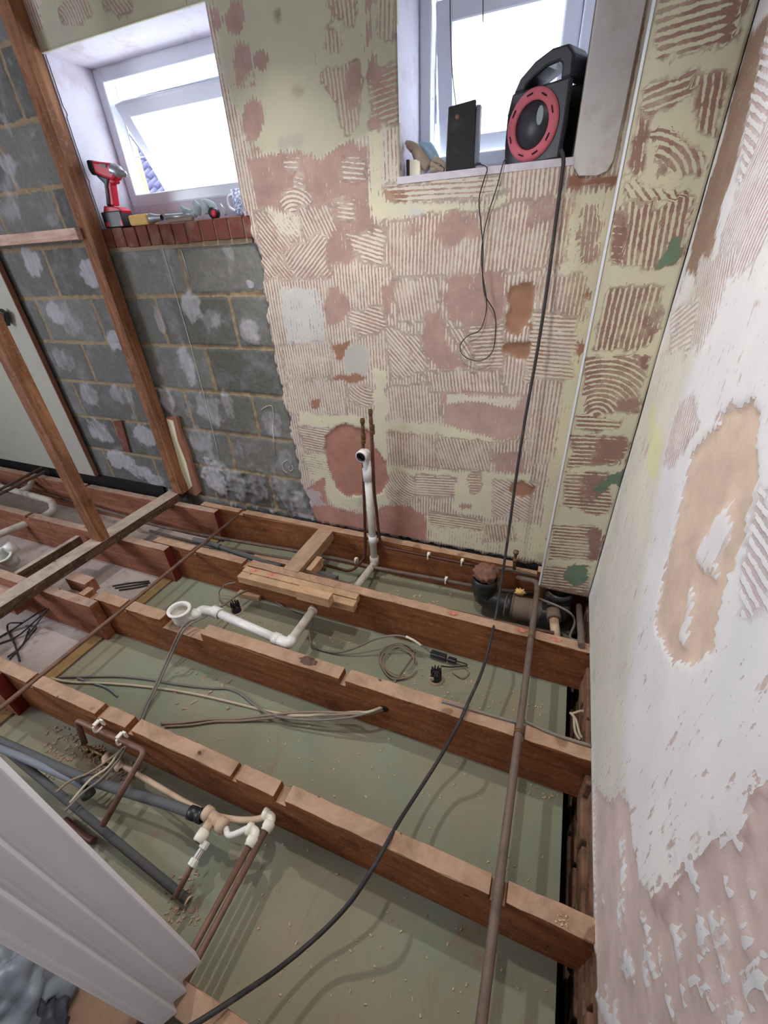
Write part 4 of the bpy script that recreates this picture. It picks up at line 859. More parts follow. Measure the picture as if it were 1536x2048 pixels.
# waste trap
tc = onz(358, 1219, .036)
tr = empty('waste_trap', (tc.x, tc.y, -.06), 'white plastic trap with a round open flange and angled waste pipe', 'waste trap', 'white waste traps')
m = MB(); m.lathe(tc, (.05, 0, 1), [(.034, -.014), (.035, .0), (.036, .003), (.046, .004), (.0485, .001), (.047, -.005), (.038, -.008), (.039, -.012), (.036, -.055), (.028, -.075), (0, -.082)], 36); m.build('trap_bowl', M['pvc'], tr)
m = MB(); m.lathe(tc + Vector((0, 0, -.012)), (.05, 0, 1), [(.034, .0), (.033, -.02), (.025, -.024), (0, -.025)], 28); m.build('trap_inside', M['pvc_grey'], tr)
A0 = onz(404, 1219, -.01); A1 = onz(436, 1226, -.012); A2 = onz(577, 1288, -.012); A3 = onz(628, 1218, -.045)
m = MB(); m.tube(bend([tc + Vector((.03, 0, -.055)), tuple(A0), tuple(A1)], .015), .0205, 18, curve=False); 
d1 = (A0 - (tc + Vector((.03, 0, -.055)))).normalized(); m.lathe(tc + Vector((.03, 0, -.055)) + d1 * .03, d1, [(.02, -.012), (.026, -.010), (.026, .018), (.02, .02)], 20)
d2 = (A2 - A1).normalized(); m.lathe(A1, d2, [(.02, -.035), (.0245, -.03), (.0245, .012), (.02, .013)], 20); m.build('inlet_elbow', M['pvc'], tr)
m = MB(); m.tube([A1, A2 - d2 * .03], .0182, 18, curve=False); m.build('pipe', M['pvc'], tr)
d3 = (A3 - A2).normalized()
m = MB(); m.tube(bend([A2 - d2 * .07, A2, A2 + d3 * .03], .03), .0225, 18, curve=False); m.lathe(A2 - d2 * .065, d2, [(.019, -.008), (.0245, -.007), (.0245, .018), (.0225, .02)], 20); m.build('elbow', M['pvc'], tr)
m = MB(); m.tube([A2 + d3 * .02, A3], .0182, 18, curve=False); m.lathe(A3, d3, [(.018, -.02), (.0215, -.018), (.0215, .0), (.018, .0)], 18); m.build('tail_pipe', M['pvc_grey'], tr)
# second trap at the left edge
t2 = onz(3, 1109, -.035)
tr2 = empty('waste_trap', (t2.x, t2.y, -.12), 'white waste trap half cut off by the left image edge', 'waste trap', 'white waste traps')
m = MB(); m.lathe(t2, (.3, -.4, 1), [(.036, -.02), (.038, 0), (.047, .002), (.05, -.001), (.048, -.008), (.041, -.010), (.041, -.05), (.034, -.10), (0, -.11)], 30); m.build('trap_bowl', M['pvc'], tr2)
m = MB(); m.tube([t2 + Vector((.0, .03, .0)), t2 + Vector((0, .07, .01))], .034, 18, curve=False); m.build('screw_cap', M['pvc'], tr2)
# white pipes at upper left
wp = empty('waste_pipe', onz(60, 990, -.07), 'branched white waste pipe left of the free standing stud', 'waste pipe')
m = MB(); m.tube(bend([onz(-40, 962, -.05), onz(20, 979, -.05), onz(103, 1002, -.05), onz(108, 1020, -.06), onz(90, 1032, -.07), onz(40, 1052, -.07), onz(-60, 1092, -.07)], .03), .0215, 16, curve=False); m.build('pipe', M['pvc_grey'], wp)
m = MB(); m.tube(bend([onz(42, 983, -.05), onz(60, 974, -.045), onz(66, 958, -.04), onz(86, 949, -.02)], .03), .020, 16, curve=False); m.build('branch', M['pvc_grey'], wp)
for k in range(2):
    m = MB(); a = onz(84 + 6 * k, 936 + 7 * k, .03); b = onz(0, 985 + 9 * k - 6, .03); m.tube([a, b, b + (b - a) * .5], .010, 10, curve=False)
    tag(m.build('copper_pipe', M['copper_grey' if k else 'copper']), ['upper thin pipe of the pair above the branched waste pipe', 'lower thin pipe of the pair above the branched waste pipe'][k], 'pipe', 'paired pipes at left')
single('heating_pipe', [onz(px, py, -.1) for px, py in ((-40, 955), (20, 966), (60, 978), (120, 996))], .008, 'copper', 'thin copper pipe passing below the branched waste pipe', 'pipe', 'back bay pipes')
# ---- near bay pipework
m = MB(); YC = .368
root = empty('copper_pipe', ony(200, 1455, YC), 'bent copper pipe clipped to the front of the nearest joist', 'pipe', 'copper pipes')
c2_ = ony(290, 1502, YC)
m.tube(bend([onz(170, 1488, -.13), ony(153, 1440, YC), c2_, onz(204, 1653, -.10)], .018), .0092, 12, curve=False); m.build('pipe', M['copper'], root)
clip(197, 1452, y=YC, parent=root, s=.013); clip(243, 1477, y=YC, parent=root, s=.013)
ZP = -.075
E1 = onz(546, 1634, ZP); E2 = onz(514, 1664, ZP)
def elbow(name, parent, a, din, dout, r=.0125, mat='pushfit'):
    din = Vector(din).normalized(); dout = Vector(dout).normalized(); m = MB()
    m.tube(bend([a - din * .028, a, a + dout * .034], .018), r, 14, curve=False)
    m.lathe(a - din * .02, -din, [(r, -.004), (r + .0035, -.003), (r + .0035, .010), (r, .011)], 16)
    m.lathe(a + dout * .024, dout, [(r, -.012), (r + .004, -.010), (r + .004, .004), (r + .002, .006), (r + .002, .012), (r - .003, .013)], 16)
    return m.build(name, M[mat], parent)
root = empty('pipe_manifold', onz(470, 1650, ZP), 'ivory push-fit elbows and tee feeding three copper pipes in the near bay', 'pipe fittings')
elbow('elbow', root, E1, (1, .05, 0), (0, -1, .0)); elbow('elbow', root, E2, (1, .05, 0), (0, -1, 0))
for (e, nm) in ((E1, 1), (E2, 2)):
    m = MB(); m.tube([e + Vector((0, -.03, 0)), (e.x - .004, -.2, ZP - .01)], .0082, 12, curve=False); m.build('copper_leg', M['copper'], root)
T0 = onz(424, 1640, ZP - .01)
m = MB(); m.tube([T0 + Vector((-.025, .01, 0)), T0 + Vector((.05, -.002, 0))], .0165, 16, curve=False); m.lathe(T0 + Vector((-.02, .008, 0)), (1, -.1, 0), [(.0165, -.014), (.0205, -.012), (.0205, .008), (.0165, .01)], 16); m.lathe(T0 + Vector((.035, 0, 0)), (1, -.1, 0), [(.0165, -.01), (.0205, -.008), (.0205, .012), (.0165, .014)], 16); m.tube([T0, T0 + Vector((0, -.03, 0))], .014, 14, curve=False); m.build('tee', M['cream_pipe'], root)
m = MB(); m.lathe(T0 + Vector((0, -.038, 0)), (0, -1, 0), [(.012, -.012), (.0165, -.010), (.0175, .006), (.0165, .018), (.010, .020)], 16); m.build('collar', M['pushfit'], root)
m = MB(); m.tube([T0 + Vector((.05, -.002, 0)), T0 + Vector((.075, -.012, 0)), E2 + Vector((-.028, 0, 0))], .0085, 12); m.build('link_pipe', M['pvc'], root)
L1 = onz(410, 1688, ZP - .02); L2 = onz(385, 1728, ZP - .03); L3 = onz(350, 1795, ZP - .05)
m = MB(); m.tube([T0 + Vector((0, -.05, 0)), L1, L2, L3], .0078, 10, curve=False); m.build('copper_leg', M['copper'], root)
m = MB(); dd = (L2 - L1).normalized(); m.lathe(L1, dd, [(.007, -.008), (.0125, -.006), (.0125, .010), (.008, .012), (.008, .035), (.0125, .037), (.0125, .052), (.007, .054)], 8, smooth=False); m.build('coupler', M['pvc'], root)
pts = [onz(px, py, z) for px, py, z in ((236, 1527, -.15), (262, 1540, -.15), (300, 1563, -.14), (345, 1590, -.13), (385, 1613, -.115), (430, 1631, -.10), (480, 1640, -.085), (520, 1637, ZP))] + [E1 + Vector((-.028, 0, 0))]
m = MB(); m.tube(pts, .0085, 12); a = pts[0]; m.lathe(a, (1, -.4, 0), [(.009, .0), (.015, .002), (.016, .02), (.009, .03)], 14); m.lathe(onz(214, 1516, -.15), (.6, -.6, .2), [(.0, -.018), (.012, -.012), (.017, 0), (.012, .014), (.010, .03)], 14)
m.build('flexible_pipe', M['cream_pipe'], root)
m = MB()
for px, py in ((178, 1501), (190, 1507), (202, 1511)): m.lathe(onz(px, py, -.17), (1, -.5, 0), [(.006, -.012), (.011, -.01), (.011, .004), (.006, .006)], 8)
m.tube([onz(168, 1492, -.17), onz(225, 1520, -.155)], .0065, 8, curve=False); m.build('valve', M['brass'], root)
# dark insulated supply pipes coming from the left
pts = [onz(px, py, z) for px, py, z in ((-30, 1470, -.10), (40, 1500, -.10), (110, 1532, -.11), (180, 1560, -.12), (260, 1586, -.12), (340, 1610, -.11), (396, 1630, -.09))]
root = empty('insulated_pipe', pts[3], 'dark grey insulated pipe ending at the cream tee', 'pipe', 'grey insulated pipes')
m = MB(); m.tube(pts, .0145, 14); m.build('pipe', M['insul'], root)
m = MB(); a = pts[-1]; m.lathe(a, (T0 - a), [(.014, -.03), (.019, -.028), (.019, -.008), (.016, -.006), (.016, .0), (.020, .002), (.020, .016), (.015, .018)], 16); m.build('end_fitting', M['black_plastic'], root)
pts = [onz(px, py, z) for px, py, z in ((-30, 1486, -.08), (40, 1513, -.09), (100, 1540, -.11), (150, 1562, -.13), (170, 1575, -.15))]
root = empty('insulated_pipe', pts[2], 'pale blue grey plastic pipe below the dark insulated one', 'pipe', 'grey insulated pipes')
m = MB(); m.tube(pts, .0115, 12); m.build('pipe', M['insul_blue'], root); m = MB(); m.tube([pts[-1], onz(178, 1592, -.18)], .02, 14, curve=False); m.build('end_fitting', M['insul'], root)
a = onz(376, 1801, -.195); b = onz(0, 1490, -.12)
m = MB(); m.tube([a, b, b + (b - a) * .2], .0115, 16, curve=False); o = m.build('conduit_pipe', M['insul']); tag(o, 'long stiff grey conduit slanting down beside the white ribbed panel', 'conduit')
m = MB(); m.lathe(a, (a - b), [(.010, 0), (.0125, 0), (.0125, .004), (.008, .004)], 14); m.build('cut_end', M['cream_pipe'], o)
m = MB(); m.tube([onz(130, 1640, -.2), onz(172, 1676, -.2), onz(188, 1682, -.19)], .010, 10); tag(m.build('copper_pipe', M['copper_dark']), 'dark capped pipe end beside the grey conduit', 'pipe', 'copper pipes')

# ================================================================== CABLES
zf = ZF + .008
def cable(px_pts, r, mat, label, group=None, z=zf, seg=7):
    pts = []
    for q in px_pts:
        zz = q[2] if len(q) > 2 else z
        pts.append(onz(q[0], q[1], zz))
    return single('cable', pts, r, mat, label, 'cable', group, seg=seg, sub=4)
H = ony(768, 1418, .79)
def to_hole(px_pts, r, mat, label, dz=0.0, dx=0.0):
    pts = [onz(q[0], q[1], q[2] if len(q) > 2 else zf) for q in px_pts] + [Vector((H.x - .05, .765, H.z - .012 + dz)), Vector((H.x + dx, .80, H.z + dz))]
    single('cable', pts, r, mat, label, 'cable', 'cables entering the joist hole', seg=7)
to_hole([(118, 1354), (180, 1353), (240, 1353), (300, 1359), (350, 1368), (420, 1376), (455, 1377), (482, 1388), (510, 1411), (550, 1432, -.18), (620, 1440, -.16), (690, 1436, -.13)], .0042, 'grey_cable', 'dark grey cable with the kink, topmost on the green board')
to_hole([(100, 1356), (140, 1364), (200, 1366), (260, 1370), (330, 1378), (400, 1390), (470, 1406), (530, 1421), (590, 1431, -.17), (650, 1429, -.15), (710, 1424, -.13)], .005, 'pale_cable', 'pale cream cable curving across the green board', .004)
to_hole([(322, 1447), (360, 1446), (420, 1439), (470, 1438), (540, 1430, -.18), (610, 1424, -.16), (680, 1425, -.13)], .0042, 'brown_cable', 'upper of two brown cables from behind the nearest joist', -.004)
to_hole([(330, 1453), (380, 1450), (430, 1443), (480, 1442), (540, 1436, -.19), (620, 1432, -.16), (700, 1428, -.12)], .0042, 'brown_cable', 'lower of two brown cables from behind the nearest joist', -.008, .004)
# grey cable pair from the trap over the bay
for k in range(2):
    o_ = 5 * k
    pts = [onz(418 + o_, 1222 + o_, -.035), onz(400, 1236 + o_ / 2, .0), onz(376 + o_, 1243 + o_, .012), Vector(onz(360 + o_, 1262 + o_ * .5, .002)), onz(338 + o_, 1310, -.10), onz(312 + o_, 1368, -.16), onz(290 + o_, 1412, -.19), onz(276 + o_, 1445, -.19)]
    single('cable', pts, .0042, 'grey_cable', ['left', 'right'][k] + ' strand of the grey cable pair hanging over the second joist from the trap', 'cable', 'cables hanging from the trap')
for k, q in enumerate(([(255, 1490), (240, 1502), (215, 1535), (180, 1560), (140, 1606)], [(255, 1492), (235, 1522), (200, 1560), (170, 1582), (130, 1622)], [(250, 1493), (222, 1516), (180, 1545), (140, 1562), (112, 1585)])):
    cable(q, .0038, ['pale_cable', 'grey_cable', 'brown_cable'][k], ['pale', 'grey', 'brown'][k] + ' thin cable dropping from the nearest joist towards the insulated pipes', 'thin cables below the clipped pipe', z=-.10)
cable([(155, 1356), (185, 1366), (215, 1376), (235, 1392)], .004, 'insul_blue', 'short blue grey cable end by the nearest joist')
# bay with downlights
cable([(470, 1165, -.08), (450, 1170, -.12), (438, 1185, -.17), (445, 1203, -.2), (470, 1215, -.2)], .0035, 'grey_cable', 'thin grey loop of cable below the end of the battens')
cable([(420, 1225, -.06), (450, 1208, -.1), (475, 1190, -.13), (497, 1180, -.15)], .0055, 'grey_cable', 'stiff grey cable end rising behind the white trap pipe')
cable([(500, 1170), (540, 1195), (580, 1222), (620, 1238)], .004, 'grey_cable', 'grey cable running under the battens along the third joist')
cable([(626, 1245, -.14), (620, 1262, -.17), (622, 1285, -.18), (640, 1299), (675, 1305, -.2), (710, 1296, -.17), (750, 1278, -.13), (790, 1271, -.12), (820, 1277, -.13), (845, 1292, -.16), (862, 1305, -.185)], .0045, 'grey_cable', 'grey cable arching from the waste pipe tail to the light driver')
cable([(812, 1273, -.118), (828, 1281, -.13), (842, 1291, -.15)], .0052, 'pushfit', 'short white sleeve on the arching grey cable')
rings = []
for k in range(3):
    pts = []
    for i in range(26):
        t = i / 25 * (2 * math.pi * .85) + .5 + k * .6
        pts.append(onz(797 + (38 - 5 * k) * math.cos(t) + 3 * math.sin(3 * t + k), 1322 + (38 - 4 * k) * math.sin(t) * .95, zf + .004 * k + .004))
    if k == 0: pts += [onz(775, 1385, zf), onz(800, 1372, zf)]
    rings.append(pts)
m = MB()
for q in rings: m.tube(q, .003, 6, sub=2)
tag(m.build('cable_coil', M['brown_cable']), 'loose coil of thin dusty cable on the green board', 'cable coil')
def downlight(px, py, label, s=1.0):
    c = onz(px, py, ZF + .001); r = empty('downlight_back', c, label, 'downlight', 'downlights seen from above')
    m = MB(); m.lathe(c, (0, 0, 1), [(.034 * s, 0), (.034 * s, .002), (.024 * s, .004), (.024 * s, 0)], 24); m.build('rim', M['plaster_crumb'], r)
    m = MB(); m.lathe(c, (0, 0, 1), [(.021 * s, 0), (.021 * s, .035 * s), (.015 * s, .036 * s), (0, .036 * s)], 20); m.build('housing', M['black_plastic'], r)
    for k in range(9):
        t = k / 9 * 2 * math.pi; m = MB(); m.obox(c + Vector((math.cos(t) * .0175 * s, math.sin(t) * .0175 * s, .045 * s)), (.009 * s, .004 * s, .026 * s), Matrix.Rotation(t, 3, 'Z')); m.build('fin', M['black_plastic'], r)
    return r, c
d1_, cc = downlight(872, 1357, 'black finned downlight poking up through the green board by the driver')
m = MB(); m.obox(cc + Vector((-.008, -.021, .02)), (.024, .002, .018), Matrix.Rotation(.3, 3, 'Z')); m.build('white_label', M['pushfit'], d1_)
downlight(474, 1222, 'black finned downlight half hidden behind the white trap pipe')
a = onz(863, 1306, -.19); b = onz(915, 1324, -.195); d = (b - a); ang = math.atan2(d.y, d.x)
r = empty('light_driver', (a + b) / 2, 'small black light driver box with plug beside the downlight', 'light driver')
m = MB(); m.obox(a + d * .28, (d.length * .6, .026, .022), Matrix.Rotation(ang, 3, 'Z')); m.build('body', M['black_plastic'], r, bevel=.003)
m = MB(); m.obox(a + d * .8, (d.length * .32, .022, .018), Matrix.Rotation(ang, 3, 'Z')); m.build('plug', M['black_plastic'], r, bevel=.004)
cable([(912, 1322, -.195), (935, 1330, -.2), (905, 1334, -.2), (882, 1332, -.18)], .003, 'black_cable', 'short black lead from driver to downlight')
cable([(905, 1345), (925, 1356), (938, 1345), (930, 1335)], .0022, 'brown_cable', 'thin dusty wire beside the finned downlight')
# black cable bundles at left
for k, q in enumerate(([(98, 1212, -.12), (60, 1236, -.17), (20, 1262), (-30, 1290)], [(100, 1214, -.12), (70, 1242, -.17), (30, 1275), (-30, 1296)], [(97, 1216, -.13), (62, 1262, -.18), (58, 1258), (45, 1290), (15, 1314)], [(45, 1246, -.18), (18, 1247, -.17), (16, 1262), (30, 1290), (40, 1322)], [(20, 1318), (60, 1272), (72, 1254, -.17), (52, 1252)])):
    cable(q, .004, 'black_cable', ['first black cable crossing the dusty board to the left edge, topmost', 'second black cable crossing the dusty board, just below the topmost', 'black cable bending down towards the left joist', 'black cable folded into a corner near the left edge', 'black cable making a small loop on the dusty board'][k], 'black cables on the dusty board')
for k, q in enumerate(([(225, 1172), (260, 1166), (298, 1162)], [(230, 1176), (270, 1170), (300, 1165)], [(238, 1180), (272, 1175), (296, 1170)])):
    cable(q, .004, 'black_cable', ['back', 'middle', 'front'][k] + ' strand of short black cables between the sole plate and long copper pipe', 'short black cables')
m = MB(); m.tube([onz(884, 1402, .004), onz(940, 1418, .004), onz(1036, 1445, .004), (.058, .850, .003), onz(1110, 1469, .004), onz(1183, 1492, .004)], .005, 8)
tag(m.build('cable', M['grey_cable']), 'grey cable lying along the back of the second joist', 'cable')
for k, q in enumerate(([(1140, 1425), (1152, 1440), (1160, 1470), (1168, 1476)], [(1144, 1428), (1165, 1422), (1180, 1430)], [(1148, 1432), (1150, 1462), (1160, 1480)])):
    cable(q, .0045, 'pale_cable', ['pale cable stub curling downward by the right brickwork', 'pale cable stub pointing at the right wall', 'pale cable stub nearest the board edge by the brickwork'][k], 'cable stubs by the right wall', z=-.13)

# extension cable from the reel to the camera
RC = [ony(1122, 300, 1.665), ony(1127, 318, 1.650), ony(1124, 350, 1.645), ony(1112, 440, 1.63), ony(1095, 570, 1.60), ony(1075, 700, 1.57), ony(1050, 840, 1.53), ony(1033, 950, 1.49), ony(1018, 1060, 1.44), ony(1002, 1170, 1.36), ony(990, 1240, 1.25), onz(983, 1272, .012), onz(965, 1340, -.02), onz(935, 1408, .012), onz(915, 1452, .010), onz(880, 1515, -.06), onz(840, 1578, -.07), onz(800, 1640, -.02), onz(772, 1690, .012), onz(745, 1738, .006), onz(700, 1805, -.05), onz(640, 1868, -.10), onz(560, 1935, -.08), onz(480, 1990, .0), onz(400, 2042, .03), onz(340, 2075, .03)]
single('extension_cable', RC, .0055, 'black_cable', 'long dark extension cable running from the reel down over the joists', 'cable', seg=9)

# ================================================================== ON THE RIGHT SILL
SZ = 1.476
fr = Vector((-.190, 1.735, SZ))
rl = empty('cable_reel', fr, 'black cable reel with a dusty red ring on the right window sill', 'cable reel')
RR = Matrix.Rotation(math.radians(-26), 3, 'Z')   # face turned slightly to the left
def rloc(x, y, z): return fr + RR @ Vector((x, y, z))
def rprism(poly, y0, y1):
    m = MB(); m.prism([rloc(x, y0, z) for x, z in poly], RR @ Vector((0, y1 - y0, 0))); return m
body = [(-.094, 0), (.094, 0), (.100, .09), (.100, .176), (-.086, .176), (-.098, .13), (-.099, .06)]
arch = [(-.086, .174), (-.066, .205), (-.02, .232), (.03, .246), (.078, .244), (.098, .222), (.100, .174), (.066, .174), (.066, .204), (.056, .214), (.02, .212), (-.02, .198), (-.042, .186), (-.046, .174)]
rprism(body, 0, .020).build('front_plate', M['black_plastic'], rl, bevel=.006)
rprism(body, .085, .105).build('back_plate', M['black_plastic'], rl, bevel=.006)
rprism(arch, .004, .101).build('handle', M['black_plastic'], rl, bevel=.008)
cd = rloc(-.004, 0, .090); dn = RR @ Vector((0, -1, 0))
m = MB(); m.lathe(cd, dn, [(.056, .0), (.056, .007), (.061, .010), (.078, .009), (.084, .004), (.084, .0)], 44); m.build('red_ring', M['reel_red'], rl)
m = MB(); m.lathe(cd, dn, [(.056, .001), (.053, .005), (.0, .007)], 40); m.build('hub', M['black_plastic'], rl)
m = MB(); m.tube([cd - dn * .015, cd - dn * .09], .078, 30, curve=False); m.build('drum', M['black_cable'], rl)
m = MB(); q = cd + dn * .0075 + RR @ Vector((.026, 0, .018)); ux = RR @ Vector((1, 0, 0))
m.add([q + ux * (.011 * math.cos(t * math.pi / 8)) + Vector((0, 0, .022 * math.sin(t * math.pi / 8))) for t in range(16)], [list(range(16))]); m.build('oval_label', M['grey_label'], rl)
for t in (20, 60, 100, 150, 200, 250, 290, 330):
    t = math.radians(t); m = MB(); p = cd + dn * .0117 + (ux * math.cos(t) + Vector((0, 0, 1)) * math.sin(t)) * .070; tg = (-ux * math.sin(t) + Vector((0, 0, 1)) * math.cos(t)); m.tube([p - tg * .009, p + tg * .009], .0018, 6, curve=False); m.build('slot', M['dark'], rl)
# dark box (radio/charger)
x0, x1 = -.449, -.356
bxr = empty('radio_box', (-.40, 1.70, SZ), 'tall dark flat box with aerial standing on the right sill left of the reel', 'radio')
m = MB(); m.prism([(x0, 1.692, SZ), (x1, 1.692, SZ), (x1 - .003, 1.692, SZ + .162), (x0 + .006, 1.692, SZ + .155)], (0, .04, 0)); m.build('body', M['black_plastic'], bxr, bevel=.004)
m = MB(); m.lathe((x0 + .035, 1.692, SZ + .128), (0, -1, 0), [(.0065, 0), (.0065, .001), (0, .001)], 14); m.build('round_logo', M['rag'], bxr)
m = MB(); m.box(x1 - .002, x1 + .010, 1.70, 1.728, SZ + .01, SZ + .15); m.build('side_panel', M['insul_blue'], bxr, bevel=.002)
m = MB(); m.tube([(x0 + .028, 1.71, SZ + .15), ony(905, 150, 1.72), ony(901, 60, 1.74), ony(900, -20, 1.76)], .0016, 6); m.build('aerial', M['black_plastic'], bxr)
# charger leads
p0 = (x1 + .012, 1.70, SZ + .012)
single('charging_lead', [p0, ony(974, 335, 1.665), ony(968, 360, 1.655), ony(958, 400, 1.655), ony(962, 450, 1.655), ony(966, 500, 1.655), ony(965, 545, 1.655), ony(970, 590, 1.655), ony(989, 625, 1.655), ony(991, 665, 1.655), ony(984, 705, 1.65), ony(958, 722, 1.65), ony(928, 712, 1.65), ony(920, 692, 1.65), ony(935, 672, 1.655), ony(960, 660, 1.655), ony(972, 625, 1.655), ony(972, 590, 1.655), ony(964, 540, 1.655), ony(964, 490, 1.655), ony(976, 430, 1.655), ony(995, 370, 1.655), ony(1008, 322, 1.66), (x1 + .11, 1.69, SZ + .01)], .0019, 'black_plastic', 'thin black charging lead hanging in a loop down the wall', 'cable', seg=6)
m = MB(); m.obox((x1 + .012, 1.695, SZ + .010), (.020, .010, .007), Matrix.Identity(3)); tag(m.build('lead_plug', M['black_plastic'], bevel=.001), 'small black plug beside the dark box on the right sill', 'plug')
# glove and switch box at the sill's left end
gl = empty('work_glove', (-.53, 1.74, SZ), 'crumpled tan and blue work glove at the left end of the right sill', 'glove')
def gp_(px, py, y=1.72): return ony(px, py, y)
blobm = MB()
blobm.tube([gp_(815, 288), gp_(830, 298), gp_(842, 318), (gp_(858, 335, 1.72))], .02, 14, radii=[.010, .016, .022, .016]); blobm.tube([gp_(862, 340), gp_(882, 332)], .012, 12, curve=False)
blobm.build('glove_palm', M['glove_tan'], gl)
m = MB(); m.tube([gp_(838, 292, 1.735), gp_(855, 300, 1.74), gp_(868, 320, 1.74), gp_(872, 336, 1.735)], .02, 14, radii=[.010, .022, .020, .012]); m.build('glove_back', M['glove_blue'], gl)
for q in ([(868, 318), (882, 324), (892, 334)], [(862, 328), (878, 336), (888, 342)], [(824, 300), (818, 290), (812, 284)]):
    m = MB(); m.tube([gp_(x, y, 1.715) for x, y in q], .0075, 8, radii=[.009, .008, .006]); m.build('glove_finger', M['glove_tan'], gl)
a = gp_(812, 335, 1.70); b = gp_(835, 342, 1.70)
sb = empty('switch_box', (a.x + .02, 1.70, SZ), 'small white box with dark end under the glove on the right sill', 'box')
m = MB(); m.box(-.572, -.535, 1.70, 1.735, SZ, SZ + .042); m.build('body', M['pushfit'], sb, bevel=.002); m = MB(); m.box(-.583, -.572, 1.698, 1.737, SZ, SZ + .044); m.build('dark_end', M['black_plastic'], sb, bevel=.002)
m = MB(); m.tube([ony(966, -20, 1.73), ony(966, 44, 1.73)], .0016, 6, curve=False); tag(m.build('pull_cord', M['insul']), 'thin dark cord hanging in front of the right window', 'cord')

# ================================================================== ON THE LEFT SILL
LZ = 1.413
def dp(px, py, y=1.705): return ony(px, py, y)
dr = empty('cordless_drill', (-1.97, 1.705, LZ), 'red and black cordless drill standing on its battery by the left window', 'drill')
def plate(poly, y0, y1, name, mat, parent, bevel=.004):
    m = MB(); m.prism([Vector((p.x, y0, p.z)) for p in [dp(*q) for q in poly]], (0, y1 - y0, 0)); return m.build(name, M[mat], parent, bevel=bevel)
plate([(188, 322), (222, 326), (240, 338), (238, 352), (232, 362), (214, 356), (196, 348)], 1.687, 1.735, 'motor_housing', 'red_plastic', dr, .010)
plate([(177, 320), (188, 321), (197, 350), (190, 352), (182, 340)], 1.689, 1.733, 'rear_cap', 'black_plastic', dr, .008)
ca, cb = dp(238, 348), dp(246, 353)
m = MB(); a = dp(230, 341); b = dp(262, 352); dd = (b - a).normalized(); m.lathe(a, dd, [(.022, -.01), (.022, .022), (.016, .032), (.012, .034), (.012, .052), (.006, .056), (.004, .062), (0, .062)], 20); m.build('chuck', M['steel'], dr)
plate([(200, 348), (222, 356), (219, 372), (222, 388), (224, 412), (216, 414), (214, 392), (211, 368), (194, 352)], 1.695, 1.727, 'grip', 'black_plastic', dr, .008)
plate([(222, 356), (234, 362), (232, 368), (226, 368), (228, 382), (232, 412), (224, 412), (222, 388), (219, 372)], 1.695, 1.727, 'grip_front', 'red_plastic', dr, .006)
plate([(214, 412), (238, 414), (250, 420), (250, 428), (213, 426)], 1.687, 1.74, 'base', 'red_plastic', dr, .004)
bt = dp(210, 424); bt2 = dp(250, 427)
m = MB(); m.box(bt.x, bt2.x, 1.68, 1.745, LZ, dp(213, 425).z); m.build('battery', M['black_plastic'], dr, bevel=.004)
m = MB(); m.box(bt.x + .012, bt.x + .034, 1.679, 1.681, LZ + .006, LZ + .022); m.box(bt2.x - .018, bt2.x - .004, 1.679, 1.681, LZ + .006, LZ + .024); m.build('battery_panel', M['red_plastic'], dr)
a = dp(205, 334); m = MB(); m.obox((a.x + .028, 1.685, a.z + .0), (.036, .004, .010), Euler((0, .18, 0)).to_matrix()); m.build('name_plate', M['insul_blue'], dr)
a, b = ony(250, 420, 1.688), ony(296, 440, 1.688)
m = MB(); m.box(a.x + .002, b.x - .004, 1.688, 1.752, LZ, LZ + .040); tag(m.build('sponge', M['sponge'], bevel=.008), 'yellow block sponge beside the drill on the left sill', 'sponge')
tl = empty('tube_tool', ony(340, 432, 1.73), 'steel tube tool lying on the left sill right of the sponge', 'hand tool')
a, b, c = ony(300, 431, 1.700), ony(330, 428, 1.705), ony(385, 424, 1.715)
a.z = b.z = LZ + .021; c.z = LZ + .018
m = MB(); m.lathe(a, (b - a), [(.0, .002), (.015, .002), (.019, 0), (.019, .006), (.013, .035), (.011, .06)], 18); m.build('nozzle_head', M['steel'], tl)
m = MB(); m.tube([b, c], .0105, 12, curve=False); m.build('barrel', M['steel'], tl); m = MB(); m.box(b.x + .01, c.x, 1.700, 1.716, LZ, LZ + .014); m.build('cradle', M['glove_tan'], tl, bevel=.003)
for k, q in enumerate(([(362, 412), (372, 420), (386, 424)], [(384, 408), (392, 418), (394, 432)], [(400, 402), (410, 414), (414, 430)], [(402, 400), (420, 408), (428, 420)])):
    pass
gl = empty('rubber_glove', ony(400, 420, 1.715), 'pale teal rubber glove lying crumpled in the middle of the left sill', 'glove')
m = MB(); m.tube([ony(388, 404, 1.71), ony(395, 416, 1.71), ony(396, 430, 1.71)], .014, 12, radii=[.010, .016, .012]); m.tube([ony(402, 403, 1.715), ony(412, 414, 1.715), ony(416, 428, 1.715)], .015, 12, radii=[.010, .018, .014]); m.tube([ony(408, 402, 1.715), ony(424, 410, 1.715), ony(432, 424, 1.715)], .012, 12, radii=[.008, .014, .012]); m.build('palm', M['glove_teal'], gl)
for q in ([(362, 413), (370, 420), (384, 425)], [(366, 422), (378, 426), (392, 430)]):
    m = MB(); m.tube([ony(x, y, 1.715) for x, y in q], .008, 10, radii=[.006, .009, .010]); m.build('finger', M['glove_teal'], gl)
c = ony(428, 424, 1.705); c.z = LZ + .018
m = MB(); tm = empty('tape_measure', c, 'round black and red tape measure at the right part of the left sill', 'tape measure')
m.lathe(c + Vector((0, .014, 0)), (0, -1, 0), [(0, 0), (.018, 0), (.020, .004), (.020, .024), (.018, .028), (0, .028)], 24); m.build('case', M['black_plastic'], tm); m = MB(); m.lathe(c + Vector((.008, -.014, -.002)), (0, -1, 0), [(.012, 0), (.011, .0015), (0, .0015)], 18); m.build('red_badge', M['red_plastic'], tm)
